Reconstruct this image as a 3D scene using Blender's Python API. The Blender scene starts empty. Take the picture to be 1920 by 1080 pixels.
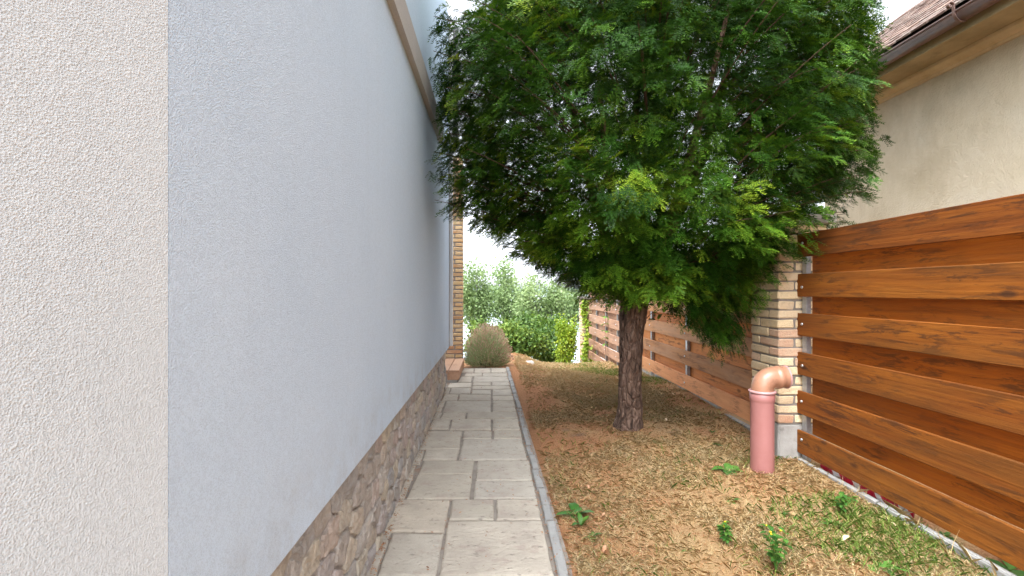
import bpy, math, random
import numpy as np
from mathutils import Vector, Matrix, noise as mnoise

# ------------------------------------------------------------------ camera, sky, sun, exposure
scn = bpy.context.scene
COL = scn.collection
H = 1.40                       # eye height above the path
F = 900.0                      # focal length in photo pixels (1920 wide)
YAW = math.atan(35 / 900.0)    # the path's vanishing point sits at x = 925
HZ = 545.0                     # horizon row

cam = bpy.data.cameras.new('camera')
camo = bpy.data.objects.new('camera', cam)
COL.objects.link(camo)
camo.location = (0, 0, H)
camo.rotation_euler = (math.radians(90), 0, -YAW)
cam.sensor_width = 36
cam.lens = 36 * F / 1920
cam.shift_y = (HZ - 540) / 1920
cam.clip_start = 0.05
cam.clip_end = 20000
scn.camera = camo

SUN_EL, SUN_AZ = math.radians(57), math.radians(212)   # high, thinly veiled sun; azimuth clockwise from +Y
world = bpy.data.worlds.new('World')
scn.world = world
world.use_nodes = True
wt = world.node_tree
for n_ in list(wt.nodes):
    wt.nodes.remove(n_)
w_out = wt.nodes.new('ShaderNodeOutputWorld')
w_bg = wt.nodes.new('ShaderNodeBackground')
w_sky = wt.nodes.new('ShaderNodeTexSky')
w_sky.sky_type = 'NISHITA'
w_sky.sun_disc = False
w_sky.sun_elevation = SUN_EL
w_sky.sun_rotation = SUN_AZ
w_sky.dust_density = 3.0
w_bw = wt.nodes.new('ShaderNodeRGBToBW')
w_mix = wt.nodes.new('ShaderNodeMix'); w_mix.data_type = 'RGBA'
w_mix.inputs[0].default_value = 0.88
w_grey = wt.nodes.new('ShaderNodeMix'); w_grey.data_type = 'RGBA'; w_grey.blend_type = 'MULTIPLY'
w_grey.inputs[0].default_value = 1.0
w_grey.inputs[7].default_value = (3.0, 3.17, 3.38, 1)
w_tc = wt.nodes.new('ShaderNodeTexCoord')
w_map = wt.nodes.new('ShaderNodeMapping'); w_map.inputs['Scale'].default_value = (1.0, 1.0, 4.5)
w_noise = wt.nodes.new('ShaderNodeTexNoise')
w_noise.inputs['Scale'].default_value = 2.6; w_noise.inputs['Detail'].default_value = 6
w_ramp = wt.nodes.new('ShaderNodeMapRange')
w_ramp.inputs['From Min'].default_value = 0.3; w_ramp.inputs['From Max'].default_value = 0.7
w_ramp.inputs['To Min'].default_value = 0.62; w_ramp.inputs['To Max'].default_value = 1.18
w_mul = wt.nodes.new('ShaderNodeMix'); w_mul.data_type = 'RGBA'; w_mul.blend_type = 'MULTIPLY'
w_mul.inputs[0].default_value = 1.0
L = wt.links.new
L(w_sky.outputs[0], w_bw.inputs[0]); L(w_bw.outputs[0], w_grey.inputs[6])
L(w_sky.outputs[0], w_mix.inputs[6]); L(w_grey.outputs[2], w_mix.inputs[7])
L(w_tc.outputs['Generated'], w_map.inputs[0]); L(w_map.outputs[0], w_noise.inputs[0])
L(w_noise.outputs[0], w_ramp.inputs[0]); L(w_mix.outputs[2], w_mul.inputs[6]); L(w_ramp.outputs[0], w_mul.inputs[7])
L(w_mul.outputs[2], w_bg.inputs[0]); L(w_bg.outputs[0], w_out.inputs[0])
w_bg.inputs[1].default_value = 0.15

sun = bpy.data.lights.new('sun', 'SUN')
suno = bpy.data.objects.new('sun', sun)
COL.objects.link(suno)
sd = Vector((math.sin(SUN_AZ) * math.cos(SUN_EL), math.cos(SUN_AZ) * math.cos(SUN_EL), math.sin(SUN_EL)))
suno.rotation_euler = sd.to_track_quat('Z', 'Y').to_euler()
suno.location = sd * 30
sun.energy = 0.7
sun.angle = math.radians(20)
sun.color = (1.0, 0.965, 0.91)

scn.view_settings.view_transform = 'Standard'
scn.view_settings.look = 'None'
scn.view_settings.exposure = 1.42
scn.view_settings.gamma = 1.0
scn.render.engine = 'CYCLES'
scn.cycles.max_bounces = 5
scn.cycles.diffuse_bounces = 4
scn.cycles.glossy_bounces = 2
scn.cycles.transparent_max_bounces = 4

# ------------------------------------------------------------------ helpers
rng = np.random.default_rng(7)
R = random.Random(11)
CY, SY = math.cos(YAW), math.sin(YAW)


def ray(u, v):
    a, c = (u - 960) / F, -(v - HZ) / F
    return Vector((a * CY + SY, -a * SY + CY, c))


def on_z(u, v, fz):
    """pixel to the surface z = fz(x, y)"""
    d = ray(u, v)
    t = (H - 0.05) / max(1e-6, -d.z)
    for _ in range(30):
        p = d * t
        t = t * 0.5 + 0.5 * (H - fz(p.x, p.y)) / -d.z
    p = d * t
    return Vector((p.x, p.y, fz(p.x, p.y)))


def at_y(u, v, Y):
    d = ray(u, v)
    t = Y / d.y
    return Vector((d.x * t, Y, H + d.z * t))


W = {}


def reg(o, loc):
    W[o.name] = Vector(loc)
    return o


def attach(child, parent):
    child.parent = parent
    child.matrix_parent_inverse = Matrix.Translation(-W[parent.name])


def empty(name, loc, label=None, cat=None, group=None):
    o = bpy.data.objects.new(name, None)
    o.empty_display_size = 0.1
    COL.objects.link(o)
    o.location = loc
    reg(o, loc)
    if label:
        tag(o, label, cat, group)
    return o


def tag(o, label, cat, group=None):
    o['label'] = label
    o['category'] = cat
    if group:
        o['group'] = group
    return o


def kind(o, k):
    o['kind'] = k
    return o


def link(name, me, mat, parent=None, loc=(0, 0, 0)):
    o = bpy.data.objects.new(name, me)
    if mat is not None and len(me.materials) == 0:
        me.materials.append(mat)
    COL.objects.link(o)
    o.location = loc
    reg(o, loc)
    if parent is not None:
        attach(o, parent)
    return o


def mesh_of(name, verts, faces, smooth=False):
    me = bpy.data.meshes.new(name)
    me.from_pydata([tuple(v) for v in verts], [], faces)
    if smooth:
        me.polygons.foreach_set('use_smooth', [True] * len(me.polygons))
    me.update()
    return me


def pyobj(name, verts, faces, mat, parent=None, smooth=False, center=False):
    loc = Vector((0, 0, 0))
    vs = [Vector(v) for v in verts]
    if center:
        for v in vs:
            loc = loc + v
        loc = loc / len(vs)
        vs = [v - loc for v in vs]
    return link(name, mesh_of(name, vs, faces, smooth), mat, parent, loc)


def np_mesh(name, V, k, mat, parent=None, attrs=None, smooth=False, loc=(0, 0, 0)):
    """V: (n,3) vertices, consecutive runs of k form one face"""
    n = len(V)
    me = bpy.data.meshes.new(name)
    me.vertices.add(n)
    me.vertices.foreach_set('co', np.ascontiguousarray(V, dtype=np.float32).ravel())
    me.loops.add(n)
    me.loops.foreach_set('vertex_index', np.arange(n, dtype=np.int32))
    me.polygons.add(n // k)
    me.polygons.foreach_set('loop_start', np.arange(0, n, k, dtype=np.int32))
    if smooth:
        me.polygons.foreach_set('use_smooth', np.ones(n // k, dtype=bool))
    for nm, arr in (attrs or {}).items():
        a = me.attributes.new(nm, 'FLOAT', 'POINT')
        a.data.foreach_set('value', np.ascontiguousarray(arr, dtype=np.float32))
    me.update(calc_edges=True)
    me.validate()
    return link(name, me, mat, parent, loc)


BOXF = [(0, 1, 3, 2), (4, 6, 7, 5), (0, 4, 5, 1), (2, 3, 7, 6), (0, 2, 6, 4), (1, 5, 7, 3)]


def boxv(x0, x1, y0, y1, z0, z1):
    return [(x, y, z) for x in (x0, x1) for y in (y0, y1) for z in (z0, z1)]


def box(name, x0, x1, y0, y1, z0, z1, mat, parent=None, bev=0.0):
    if bev <= 0:
        return pyobj(name, boxv(x0, x1, y0, y1, z0, z1), BOXF, mat, parent, center=True)
    vs, fs = bevbox(x0, x1, y0, y1, z0, z1, bev)
    return pyobj(name, vs, fs, mat, parent, center=True)


def bevbox(x0, x1, y0, y1, z0, z1, b, jit=0.0, rnd=None):
    """chamfered box: 24 vertices, 44 triangles"""
    vs, idx = [], {}
    X, Y, Z = (x0, x1), (y0, y1), (z0, z1)
    for i in (0, 1):
        for j in (0, 1):
            for k in (0, 1):
                for ax in range(3):
                    p = [X[i], Y[j], Z[k]]
                    for a, s in zip(range(3), (i, j, k)):
                        if a != ax:
                            p[a] += b if s == 0 else -b
                    if jit:
                        p = [c + rnd.uniform(-jit, jit) for c in p]
                    idx[(i, j, k, ax)] = len(vs)
                    vs.append(tuple(p))
    fs = []
    for ax in range(3):
        o1, o2 = [a for a in range(3) if a != ax]
        for s in (0, 1):
            q = []
            for (a, c) in ((0, 0), (1, 0), (1, 1), (0, 1)):
                t = [0, 0, 0]; t[ax] = s; t[o1] = a; t[o2] = c
                q.append(idx[(*t, ax)])
            if (s == 1) != (ax == 1):
                fs.append(tuple(q))
            else:
                fs.append(tuple(q[::-1]))
        for a in (0, 1):                      # edges along ax
            for c in (0, 1):
                t0 = [0, 0, 0]; t0[o1] = a; t0[o2] = c
                t1 = list(t0); t1[ax] = 1
                q = [idx[(*t0, o1)], idx[(*t1, o1)], idx[(*t1, o2)], idx[(*t0, o2)]]
                fs.append(tuple(q))
    for i in (0, 1):
        for j in (0, 1):
            for k in (0, 1):
                fs.append((idx[(i, j, k, 0)], idx[(i, j, k, 1)], idx[(i, j, k, 2)]))
    return vs, fs


def fix_normals(o):
    import bmesh
    bm = bmesh.new(); bm.from_mesh(o.data)
    bmesh.ops.recalc_face_normals(bm, faces=bm.faces)
    bm.to_mesh(o.data); bm.free()


def tube(path, radii, seg=10, wob=0.0, seed=0, caps=True):
    """swept tube through points"""
    P = [Vector(p) for p in path]
    vs, fs = [], []
    ref = Vector((0.31, 0.22, 0.92)).normalized()
    prev = None
    for i, p in enumerate(P):
        t = (P[min(i + 1, len(P) - 1)] - P[max(i - 1, 0)]).normalized()
        a = prev if prev is not None else ref.cross(t)
        if a.length < 1e-4:
            a = Vector((1, 0, 0)).cross(t)
        a = (a - t * a.dot(t)).normalized()
        prev = a
        b = t.cross(a)
        for k in range(seg):
            th = 2 * math.pi * k / seg
            r = radii[i]
            if wob:
                r *= 1 + wob * mnoise.noise(Vector((math.cos(th) * 1.7 + seed, math.sin(th) * 1.7, i * 0.35)))
            vs.append(p + a * (r * math.cos(th)) + b * (r * math.sin(th)))
    n = len(P)
    for i in range(n - 1):
        for k in range(seg):
            k2 = (k + 1) % seg
            fs.append((i * seg + k, i * seg + k2, (i + 1) * seg + k2, (i + 1) * seg + k))
    if caps:
        fs.append(tuple(range(seg))[::-1])
        fs.append(tuple((n - 1) * seg + k for k in range(seg)))
    return vs, fs


def merge(parts):
    V, Fc = [], []
    for vs, fs in parts:
        o = len(V)
        V += list(vs)
        Fc += [tuple(i + o for i in f) for f in fs]
    return V, Fc


# ------------------------------------------------------------------ materials
class Mat:
    def __init__(self, name):
        self.m = bpy.data.materials.new(name)
        self.m.use_nodes = True
        self.t = self.m.node_tree
        for n in list(self.t.nodes):
            self.t.nodes.remove(n)
        self.out = self.t.nodes.new('ShaderNodeOutputMaterial')
        self.b = self.t.nodes.new('ShaderNodeBsdfPrincipled')
        self.t.links.new(self.b.outputs[0], self.out.inputs[0])
        self.b.inputs['Roughness'].default_value = 0.85
        self.b.inputs['Specular IOR Level'].default_value = 0.3

    def n(self, typ, **kw):
        nd = self.t.nodes.new('ShaderNode' + typ)
        for k, v in kw.items():
            setattr(nd, k, v)
        return nd

    def l(self, a, b):
        self.t.links.new(a, b)

    def coord(self, scale=(1, 1, 1), rand=0.0, which='Object'):
        tc = self.n('TexCoord')
        mp = self.n('Mapping')
        mp.inputs['Scale'].default_value = scale
        self.l(tc.outputs[which], mp.inputs[0])
        if rand:
            oi = self.n('ObjectInfo')
            mu = self.n('Math', operation='MULTIPLY'); mu.inputs[1].default_value = rand
            self.l(oi.outputs['Random'], mu.inputs[0])
            cb = self.n('CombineXYZ')
            for i in range(3):
                self.l(mu.outputs[0], cb.inputs[i])
            self.l(cb.outputs[0], mp.inputs['Location'])
        return mp.outputs[0]

    def noise(self, co, scale, detail=4, rough=0.55, dist=0.0):
        nd = self.n('TexNoise')
        nd.inputs['Scale'].default_value = scale
        nd.inputs['Detail'].default_value = detail
        nd.inputs['Roughness'].default_value = rough
        nd.inputs['Distortion'].default_value = dist
        if co is not None:
            self.l(co, nd.inputs['Vector'])
        return nd.outputs[0]

    def vor(self, co, scale, feature='F1', out='Distance'):
        nd = self.n('TexVoronoi', feature=feature)
        nd.inputs['Scale'].default_value = scale
        self.l(co, nd.inputs['Vector'])
        return nd.outputs[out]

    def rng(self, x, a, b, c=0.0, d=1.0):
        nd = self.n('MapRange')
        for k, v in zip(('From Min', 'From Max', 'To Min', 'To Max'), (a, b, c, d)):
            nd.inputs[k].default_value = v
        self.l(x, nd.inputs[0])
        return nd.outputs[0]

    def ramp(self, x, stops):
        nd = self.n('ValToRGB')
        el = nd.color_ramp.elements
        while len(el) < len(stops):
            el.new(0.5)
        for e, (p, c) in zip(el, stops):
            e.position = p
            e.color = (*c, 1)
        self.l(x, nd.inputs[0])
        return nd.outputs[0]

    def mix(self, fac, a, b, mode='MIX'):
        nd = self.n('Mix', data_type='RGBA', blend_type=mode)
        for s, v in ((0, fac), (6, a), (7, b)):
            if isinstance(v, (int, float)):
                nd.inputs[s].default_value = v
            elif isinstance(v, tuple):
                nd.inputs[s].default_value = (*v, 1)
            else:
                self.l(v, nd.inputs[s])
        return nd.outputs[2]

    def math(self, op, a, b=0.0):
        nd = self.n('Math', operation=op)
        for i, v in enumerate((a, b)):
            if isinstance(v, (int, float)):
                nd.inputs[i].default_value = v
            else:
                self.l(v, nd.inputs[i])
        return nd.outputs[0]

    def rand(self):
        return self.n('ObjectInfo').outputs['Random']

    def attr(self, name):
        nd = self.n('Attribute'); nd.attribute_name = name
        return nd.outputs['Fac']

    def color(self, c):
        if isinstance(c, tuple):
            self.b.inputs['Base Color'].default_value = (*c, 1)
        else:
            self.l(c, self.b.inputs['Base Color'])

    def rough(self, r):
        if isinstance(r, (int, float)):
            self.b.inputs['Roughness'].default_value = r
        else:
            self.l(r, self.b.inputs['Roughness'])

    def bump(self, h, dist=0.01, strength=1.0, prev=None):
        nd = self.n('Bump')
        nd.inputs['Distance'].default_value = dist
        nd.inputs['Strength'].default_value = strength
        self.l(h, nd.inputs['Height'])
        if prev is not None:
            self.l(prev, nd.inputs['Normal'])
        self.l(nd.outputs[0], self.b.inputs['Normal'])
        return nd.outputs[0]


M = {}


def stucco(key, c0, c1, scale=210, dist=0.0028):
    m = Mat(key)
    co = m.coord()
    big = m.noise(co, 1.3, 4)
    fine = m.noise(co, scale, 3, 0.6)
    mid = m.noise(co, scale * 0.32, 2, 0.5)
    gra = m.vor(co, scale * 1.15)
    h = m.math('ADD', m.math('ADD', m.math('MULTIPLY', fine, 0.8), m.math('MULTIPLY', mid, 0.45)), m.math('MULTIPLY', gra, 0.55))
    col = m.mix(m.rng(big, 0.35, 0.7), c0, c1)
    # rain streaks and splash dirt low on the wall
    stk = m.rng(m.noise(m.coord((1, 5.0, 0.28)), 2.2, 6, 0.65), 0.54, 0.78, 0, 0.05)
    col = m.mix(stk, col, (0.34, 0.345, 0.35))
    sepz = m.n('SeparateXYZ'); m.l(co, sepz.inputs[0])
    low = m.math('MULTIPLY', m.rng(sepz.outputs[2], 0.95, 0.66), m.rng(m.noise(co, 6, 5, 0.7), 0.42, 0.70, 0, 0.35))
    col = m.mix(low, col, (0.33, 0.29, 0.24))
    pit = m.rng(h, 0.70, 1.0, 0.84, 1.0)
    col = m.mix(1.0, col, pit, 'MULTIPLY')
    sp = m.rng(m.noise(co, 9, 5, 0.7), 0.70, 0.80)
    col = m.mix(m.math('MULTIPLY', sp, 0.35), col, (0.30, 0.25, 0.20))
    m.color(col)
    m.rough(0.93)
    m.bump(h, dist)
    M[key] = m.m


stucco('stucco_skylit', (0.545, 0.655, 0.78), (0.58, 0.685, 0.805), 250, 0.0022)  # blue skylight on the long wall is put into its colour
stucco('stucco_sunlit', (0.53, 0.562, 0.58), (0.575, 0.605, 0.62), 290, 0.0020)  # same paint; the turned wall's warmer light is put into its colour
stucco('stucco_trim', (0.40, 0.37, 0.345), (0.46, 0.43, 0.41), 240, 0.002)


def neighbour_plaster():
    m = Mat('old_plaster')
    co = m.coord()
    big = m.noise(co, 0.9, 5, 0.6)
    col = m.ramp(big, [(0.3, (0.46, 0.385, 0.26)), (0.5, (0.56, 0.48, 0.35)), (0.7, (0.61, 0.545, 0.43))])
    st = m.noise(m.coord((1, 1.2, 0.5)), 2.3, 6, 0.65)
    col = m.mix(m.rng(st, 0.48, 0.68, 0, 0.55), col, (0.40, 0.325, 0.22))
    # speckles of dirt, thicker towards the eaves
    spk = m.math('MULTIPLY', m.rng(m.vor(co, 34), 0.16, 0.05), m.rng(m.noise(co, 5.5, 3), 0.42, 0.62))
    sep = m.n('SeparateXYZ'); m.l(co, sep.inputs[0])
    hi = m.rng(sep.outputs[2], 2.2, 3.3)
    col = m.mix(m.math('MULTIPLY', spk, m.math('MULTIPLY', hi, 0.75)), col, (0.13, 0.10, 0.06))
    gr = m.math('MULTIPLY', m.rng(m.noise(co, 1.8, 6, 0.7), 0.4, 0.7), m.rng(sep.outputs[2], 2.55, 3.45))
    col = m.mix(m.math('MULTIPLY', gr, 0.6), col, (0.27, 0.22, 0.13))
    # flaked, greyer patches low down
    lo = m.rng(sep.outputs[2], 2.35, 1.75)
    fl = m.math('MULTIPLY', m.rng(m.noise(co, 4.2, 6, 0.75), 0.56, 0.60), lo)
    col = m.mix(m.math('MULTIPLY', fl, 0.55), col, (0.45, 0.37, 0.32))
    m.color(col)
    h = m.math('ADD', m.noise(co, 60, 5, 0.7), m.math('MULTIPLY', m.noise(co, 11, 4), 1.4))
    m.bump(h, 0.008)
    m.rough(0.95)
    M['old_plaster'] = m.m


neighbour_plaster()


def wood(key, stops, dark, streak=0.6, rgh=0.6, grey=None, grey_f=0.0, bscale=1.0):
    m = Mat(key)
    r = m.rand()
    co = m.coord((1, 1, 1), 37.0)
    cs = m.coord((34, 1.1, 34), 61.0)
    gr = m.noise(cs, 1.0, 6, 0.65, 0.6)
    co2 = m.coord((7, 0.9, 7), 23.0)
    bl = m.noise(co2, 1.0, 5, 0.6, 0.4)
    x = m.math('ADD', m.math('MULTIPLY', gr, 0.6), m.math('MULTIPLY', bl, 0.4))
    x = m.math('ADD', x, m.rng(r, 0, 1, -0.10, 0.09))
    col = m.ramp(x, stops)
    # dark weather stains running with the grain
    st = m.noise(m.coord((24, 3.6, 24), 91.0), 1.0, 8, 0.75, 0.5)
    stm = m.math('MULTIPLY', m.rng(st, 0.50, 0.58), m.rng(m.noise(co, 2.3, 3), 0.38, 0.56))
    col = m.mix(m.math('MULTIPLY', stm, streak), col, dark)
    if grey:
        g = m.rng(m.noise(m.coord((5, 0.8, 5), 17.0), 1.0, 6, 0.65), 0.42, 0.66, 0, grey_f)
        col = m.mix(g, col, grey)
    # knots
    kv = m.vor(m.coord((3.1, 2.4, 5.2), 71.0), 1.0)
    col = m.mix(m.rng(kv, 0.13, 0.06, 0, 0.8), col, dark)
    m.color(col)
    m.rough(m.rng(gr, 0.3, 0.7, rgh - 0.1, rgh + 0.15))
    m.bump(m.math('ADD', gr, m.math('MULTIPLY', st, 0.5)), 0.003 * bscale)
    M[key] = m.m


wood('wood_stained', [(0.25, (0.075, 0.019, 0.002)), (0.45, (0.177, 0.047, 0.004)), (0.60, (0.256, 0.077, 0.006)), (0.8, (0.353, 0.122, 0.011))],
     (0.045, 0.016, 0.005), 0.75, 0.78, (0.132, 0.047, 0.007), 0.65, 1.4)
wood('wood_stained_back', [(0.25, (0.206, 0.046, 0.003)), (0.5, (0.400, 0.098, 0.006)), (0.8, (0.580, 0.172, 0.013))],
     (0.076, 0.023, 0.006), 0.75, 0.7, (0.206, 0.075, 0.016), 0.5, 1.4)
wood('wood_faded', [(0.25, (0.281, 0.120, 0.050)), (0.5, (0.489, 0.232, 0.100)), (0.75, (0.667, 0.351, 0.167))],
     (0.148, 0.070, 0.037), 0.75, 0.75, (0.460, 0.275, 0.167), 0.7)
wood('wood_faded_back', [(0.25, (0.326, 0.120, 0.040)), (0.5, (0.563, 0.225, 0.073)), (0.75, (0.712, 0.337, 0.127))],
     (0.148, 0.063, 0.026), 0.7, 0.75)
wood('wood_faded_new', [(0.25, (0.465, 0.182, 0.073)), (0.5, (0.629, 0.272, 0.116)), (0.75, (0.739, 0.363, 0.172))],
     (0.192, 0.071, 0.035), 0.55, 0.75)
wood('wood_grey', [(0.25, (0.232, 0.120, 0.070)), (0.5, (0.386, 0.220, 0.138)), (0.75, (0.538, 0.329, 0.213))],
     (0.108, 0.059, 0.036), 0.8, 0.8, (0.416, 0.270, 0.193), 0.5)
wood('wood_step', [(0.25, (0.33, 0.18, 0.11)), (0.5, (0.42, 0.24, 0.15)), (0.75, (0.50, 0.31, 0.20))],
     (0.2, 0.09, 0.045), 0.4, 0.6)


def brick_mat(key, stops, bump=0.006):
    m = Mat(key)
    r = m.rand()
    co = m.coord((1, 1, 1), 41.0)
    base = m.ramp(r, stops)
    bl = m.noise(co, 9, 5, 0.65)
    base = m.mix(m.rng(bl, 0.35, 0.7, 0, 0.5), base, (0.52, 0.41, 0.28))
    d = m.noise(co, 38, 5, 0.7)
    base = m.mix(m.rng(d, 0.54, 0.74, 0, 0.55), base, (0.24, 0.17, 0.11))
    w = m.noise(co, 5.5, 4, 0.6)
    base = m.mix(m.rng(w, 0.60, 0.72, 0, 0.45), base, (0.55, 0.47, 0.37))
    m.color(base)
    m.rough(0.92)
    m.bump(m.math('ADD', m.math('MULTIPLY', d, 0.6), m.noise(co, 95, 3)), bump)
    M[key] = m.m


brick_mat('brick_buff', [(0.0, (0.657, 0.491, 0.287)), (0.3, (0.743, 0.581, 0.365)), (0.5, (0.613, 0.447, 0.280)), (0.72, (0.714, 0.537, 0.326)), (0.84, (0.514, 0.350, 0.241)), (0.93, (0.56, 0.30, 0.18)), (0.97, (0.599, 0.388, 0.265))])
brick_mat('brick_gold', [(0.0, (0.50, 0.29, 0.115)), (0.35, (0.55, 0.36, 0.17)), (0.6, (0.46, 0.26, 0.11)), (0.85, (0.40, 0.19, 0.09)), (1.0, (0.54, 0.34, 0.15))], 0.004)


def plain(key, c0, c1, scale=8, rgh=0.85, bump=0.002, bsc=60, spec=0.3, metal=0.0, spots=None):
    m = Mat(key)
    co = m.coord((1, 1, 1), 13.0)
    x = m.noise(co, scale, 6, 0.65)
    col = m.mix(m.rng(x, 0.32, 0.68), c0, c1)
    if spots:
        col = m.mix(m.rng(m.noise(co, spots[1], 5, 0.7), 0.58, 0.70, 0, spots[2]), col, spots[0])
    m.color(col)
    m.rough(rgh)
    m.b.inputs['Specular IOR Level'].default_value = spec
    m.b.inputs['Metallic'].default_value = metal
    if bump:
        m.bump(m.noise(co, bsc, 5, 0.7), bump)
    M[key] = m.m


plain('mortar', (0.17, 0.145, 0.12), (0.25, 0.21, 0.175), 12, 0.95, 0.006, 70)
plain('plinth_mortar', (0.325, 0.294, 0.263), (0.450, 0.419, 0.388), 9, 0.95, 0.008, 60)
plain('path_joint', (0.213, 0.175, 0.144), (0.325, 0.281, 0.237), 9, 0.97, 0.006, 90, spots=((0.263, 0.125, 0.062), 3.2, 0.85))
plain('concrete', (0.30, 0.28, 0.25), (0.40, 0.375, 0.345), 7, 0.93, 0.003, 80, spots=((0.16, 0.14, 0.12), 11, 0.6))
plain('concrete_cap', (0.24, 0.21, 0.185), (0.33, 0.295, 0.265), 9, 0.95, 0.004, 90, spots=((0.12, 0.11, 0.09), 14, 0.6))
plain('kerb', (0.256, 0.248, 0.236), (0.344, 0.332, 0.312), 8, 0.94, 0.004, 80, spots=((0.144, 0.112, 0.080), 10, 0.6))
plain('zinc', (0.36, 0.385, 0.41), (0.52, 0.54, 0.56), 30, 0.42, 0.0006, 60, 0.5, 0.75)
plain('bolt_steel', (0.50, 0.52, 0.54), (0.62, 0.63, 0.64), 30, 0.3, 0, 60, 0.5, 0.9)
plain('gutter', (0.128, 0.061, 0.046), (0.203, 0.101, 0.075), 9, 0.42, 0.0012, 40, 0.5, 0.0, spots=((0.090, 0.057, 0.043), 6, 0.6))
plain('bracket', (0.10, 0.055, 0.045), (0.17, 0.10, 0.08), 30, 0.55, 0.001, 60, 0.5)
plain('soffit', (0.260, 0.202, 0.111), (0.390, 0.305, 0.182), 3, 0.9, 0.003, 40, spots=((0.169, 0.130, 0.072), 5, 0.6))
plain('moulding', (0.442, 0.332, 0.189), (0.572, 0.448, 0.280), 3, 0.9, 0.003, 50, spots=((0.312, 0.240, 0.130), 5, 0.6))
plain('white_paint', (0.66, 0.66, 0.65), (0.74, 0.74, 0.73), 6, 0.5, 0.0005, 30, 0.4)
plain('grey_seal', (0.32, 0.32, 0.33), (0.40, 0.40, 0.41), 6, 0.6, 0, 30, 0.4)
plain('dark_clad', (0.055, 0.055, 0.06), (0.10, 0.10, 0.105), 9, 0.6, 0.002, 40, 0.4)
plain('rubber_white', (0.411, 0.217, 0.208), (0.478, 0.277, 0.268), 20, 0.45, 0, 30, 0.5)
plain('pvc_pink', (0.318, 0.127, 0.112), (0.367, 0.162, 0.149), 5, 0.42, 0.0004, 90, 0.5, spots=((0.275, 0.084, 0.062), 3.0, 0.55))
plain('pvc_brown', (0.335, 0.156, 0.090), (0.406, 0.211, 0.133), 5, 0.36, 0.0004, 90, 0.5, spots=((0.172, 0.090, 0.062), 4.6, 0.7))
plain('dead_leaf', (0.38, 0.17, 0.085), (0.58, 0.34, 0.20), 20, 0.8, 0.001, 60)
plain('pale_leaf', (0.58, 0.42, 0.27), (0.70, 0.56, 0.40), 20, 0.8, 0.001, 60)
plain('pebble', (0.55, 0.52, 0.48), (0.66, 0.63, 0.59), 20, 0.8, 0.001, 60)
plain('flower_yellow', (0.72, 0.48, 0.02), (0.80, 0.58, 0.04), 20, 0.6, 0, 60)


def slab_mat():
    m = Mat('paving')
    co = m.coord((1, 1, 1), 29.0)
    r = m.rand()
    base = m.ramp(r, [(0.0, (0.437, 0.383, 0.308)), (0.35, (0.510, 0.444, 0.357)), (0.65, (0.465, 0.416, 0.348)), (1.0, (0.561, 0.480, 0.379))])
    bl = m.noise(co, 3.4, 6, 0.68)
    base = m.mix(m.rng(bl, 0.36, 0.66, 0, 0.6), base, (0.314, 0.263, 0.216))
    pk = m.noise(m.coord((1, 1, 1), 57.0), 7.5, 6, 0.7)
    base = m.mix(m.rng(pk, 0.54, 0.68, 0, 0.55), base, (0.332, 0.247, 0.203))
    pit = m.noise(m.coord((1.0, 1.9, 1.0), 83.0), 21, 5, 0.62)
    base = m.mix(m.rng(pit, 0.60, 0.69, 0, 0.6), base, (0.140, 0.117, 0.100))
    dirt = m.noise(co, 90, 4, 0.7)
    base = m.mix(m.rng(dirt, 0.60, 0.74, 0, 0.5), base, (0.146, 0.117, 0.094))
    m.color(base)
    m.rough(0.86)
    rip = m.noise(m.coord((1.0, 1.8, 1.0), 19.0), 13, 5, 0.6, 1.2)
    h = m.math('ADD', m.math('MULTIPLY', rip, 1.2), m.math('ADD', m.rng(pit, 0.60, 0.66, 0.25, 0), m.math('MULTIPLY', dirt, 0.22)))
    m.bump(h, 0.008)
    M['paving'] = m.m


slab_mat()


def stone_mat():
    m = Mat('plinth_stone')
    co = m.coord((1, 1, 1), 33.0)
    r = m.rand()
    base = m.ramp(r, [(0.0, (0.422, 0.366, 0.322)), (0.25, (0.526, 0.464, 0.402)), (0.45, (0.378, 0.360, 0.348)), (0.65, (0.571, 0.488, 0.374)), (0.82, (0.490, 0.391, 0.348)), (1.0, (0.457, 0.427, 0.414))])
    bl = m.noise(co, 14, 6, 0.7)
    base = m.mix(m.rng(bl, 0.40, 0.66, 0, 0.6), base, (0.24, 0.205, 0.175))
    lt = m.noise(co, 32, 5, 0.7)
    base = m.mix(m.rng(lt, 0.54, 0.70, 0, 0.55), base, (0.50, 0.43, 0.34))
    m.color(base)
    m.rough(0.93)
    m.bump(m.math('ADD', bl, m.math('MULTIPLY', lt, 0.7)), 0.02)
    M['plinth_stone'] = m.m


stone_mat()


def tile_mat():
    m = Mat('roof_tile')
    co = m.coord((1, 1, 1), 31.0)
    r = m.rand()
    base = m.ramp(r, [(0.0, (0.13, 0.08, 0.065)), (0.4, (0.19, 0.12, 0.095)), (0.7, (0.165, 0.12, 0.10)), (1.0, (0.24, 0.15, 0.11))])
    lic = m.noise(co, 22, 6, 0.75)
    base = m.mix(m.rng(lic, 0.52, 0.64, 0, 0.7), base, (0.33, 0.295, 0.25))
    dk = m.noise(co, 9, 5, 0.7)
    base = m.mix(m.rng(dk, 0.55, 0.70, 0, 0.7), base, (0.08, 0.06, 0.05))
    m.color(base)
    m.bump(lic, 0.006)
    M['roof_tile'] = m.m


tile_mat()


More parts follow.
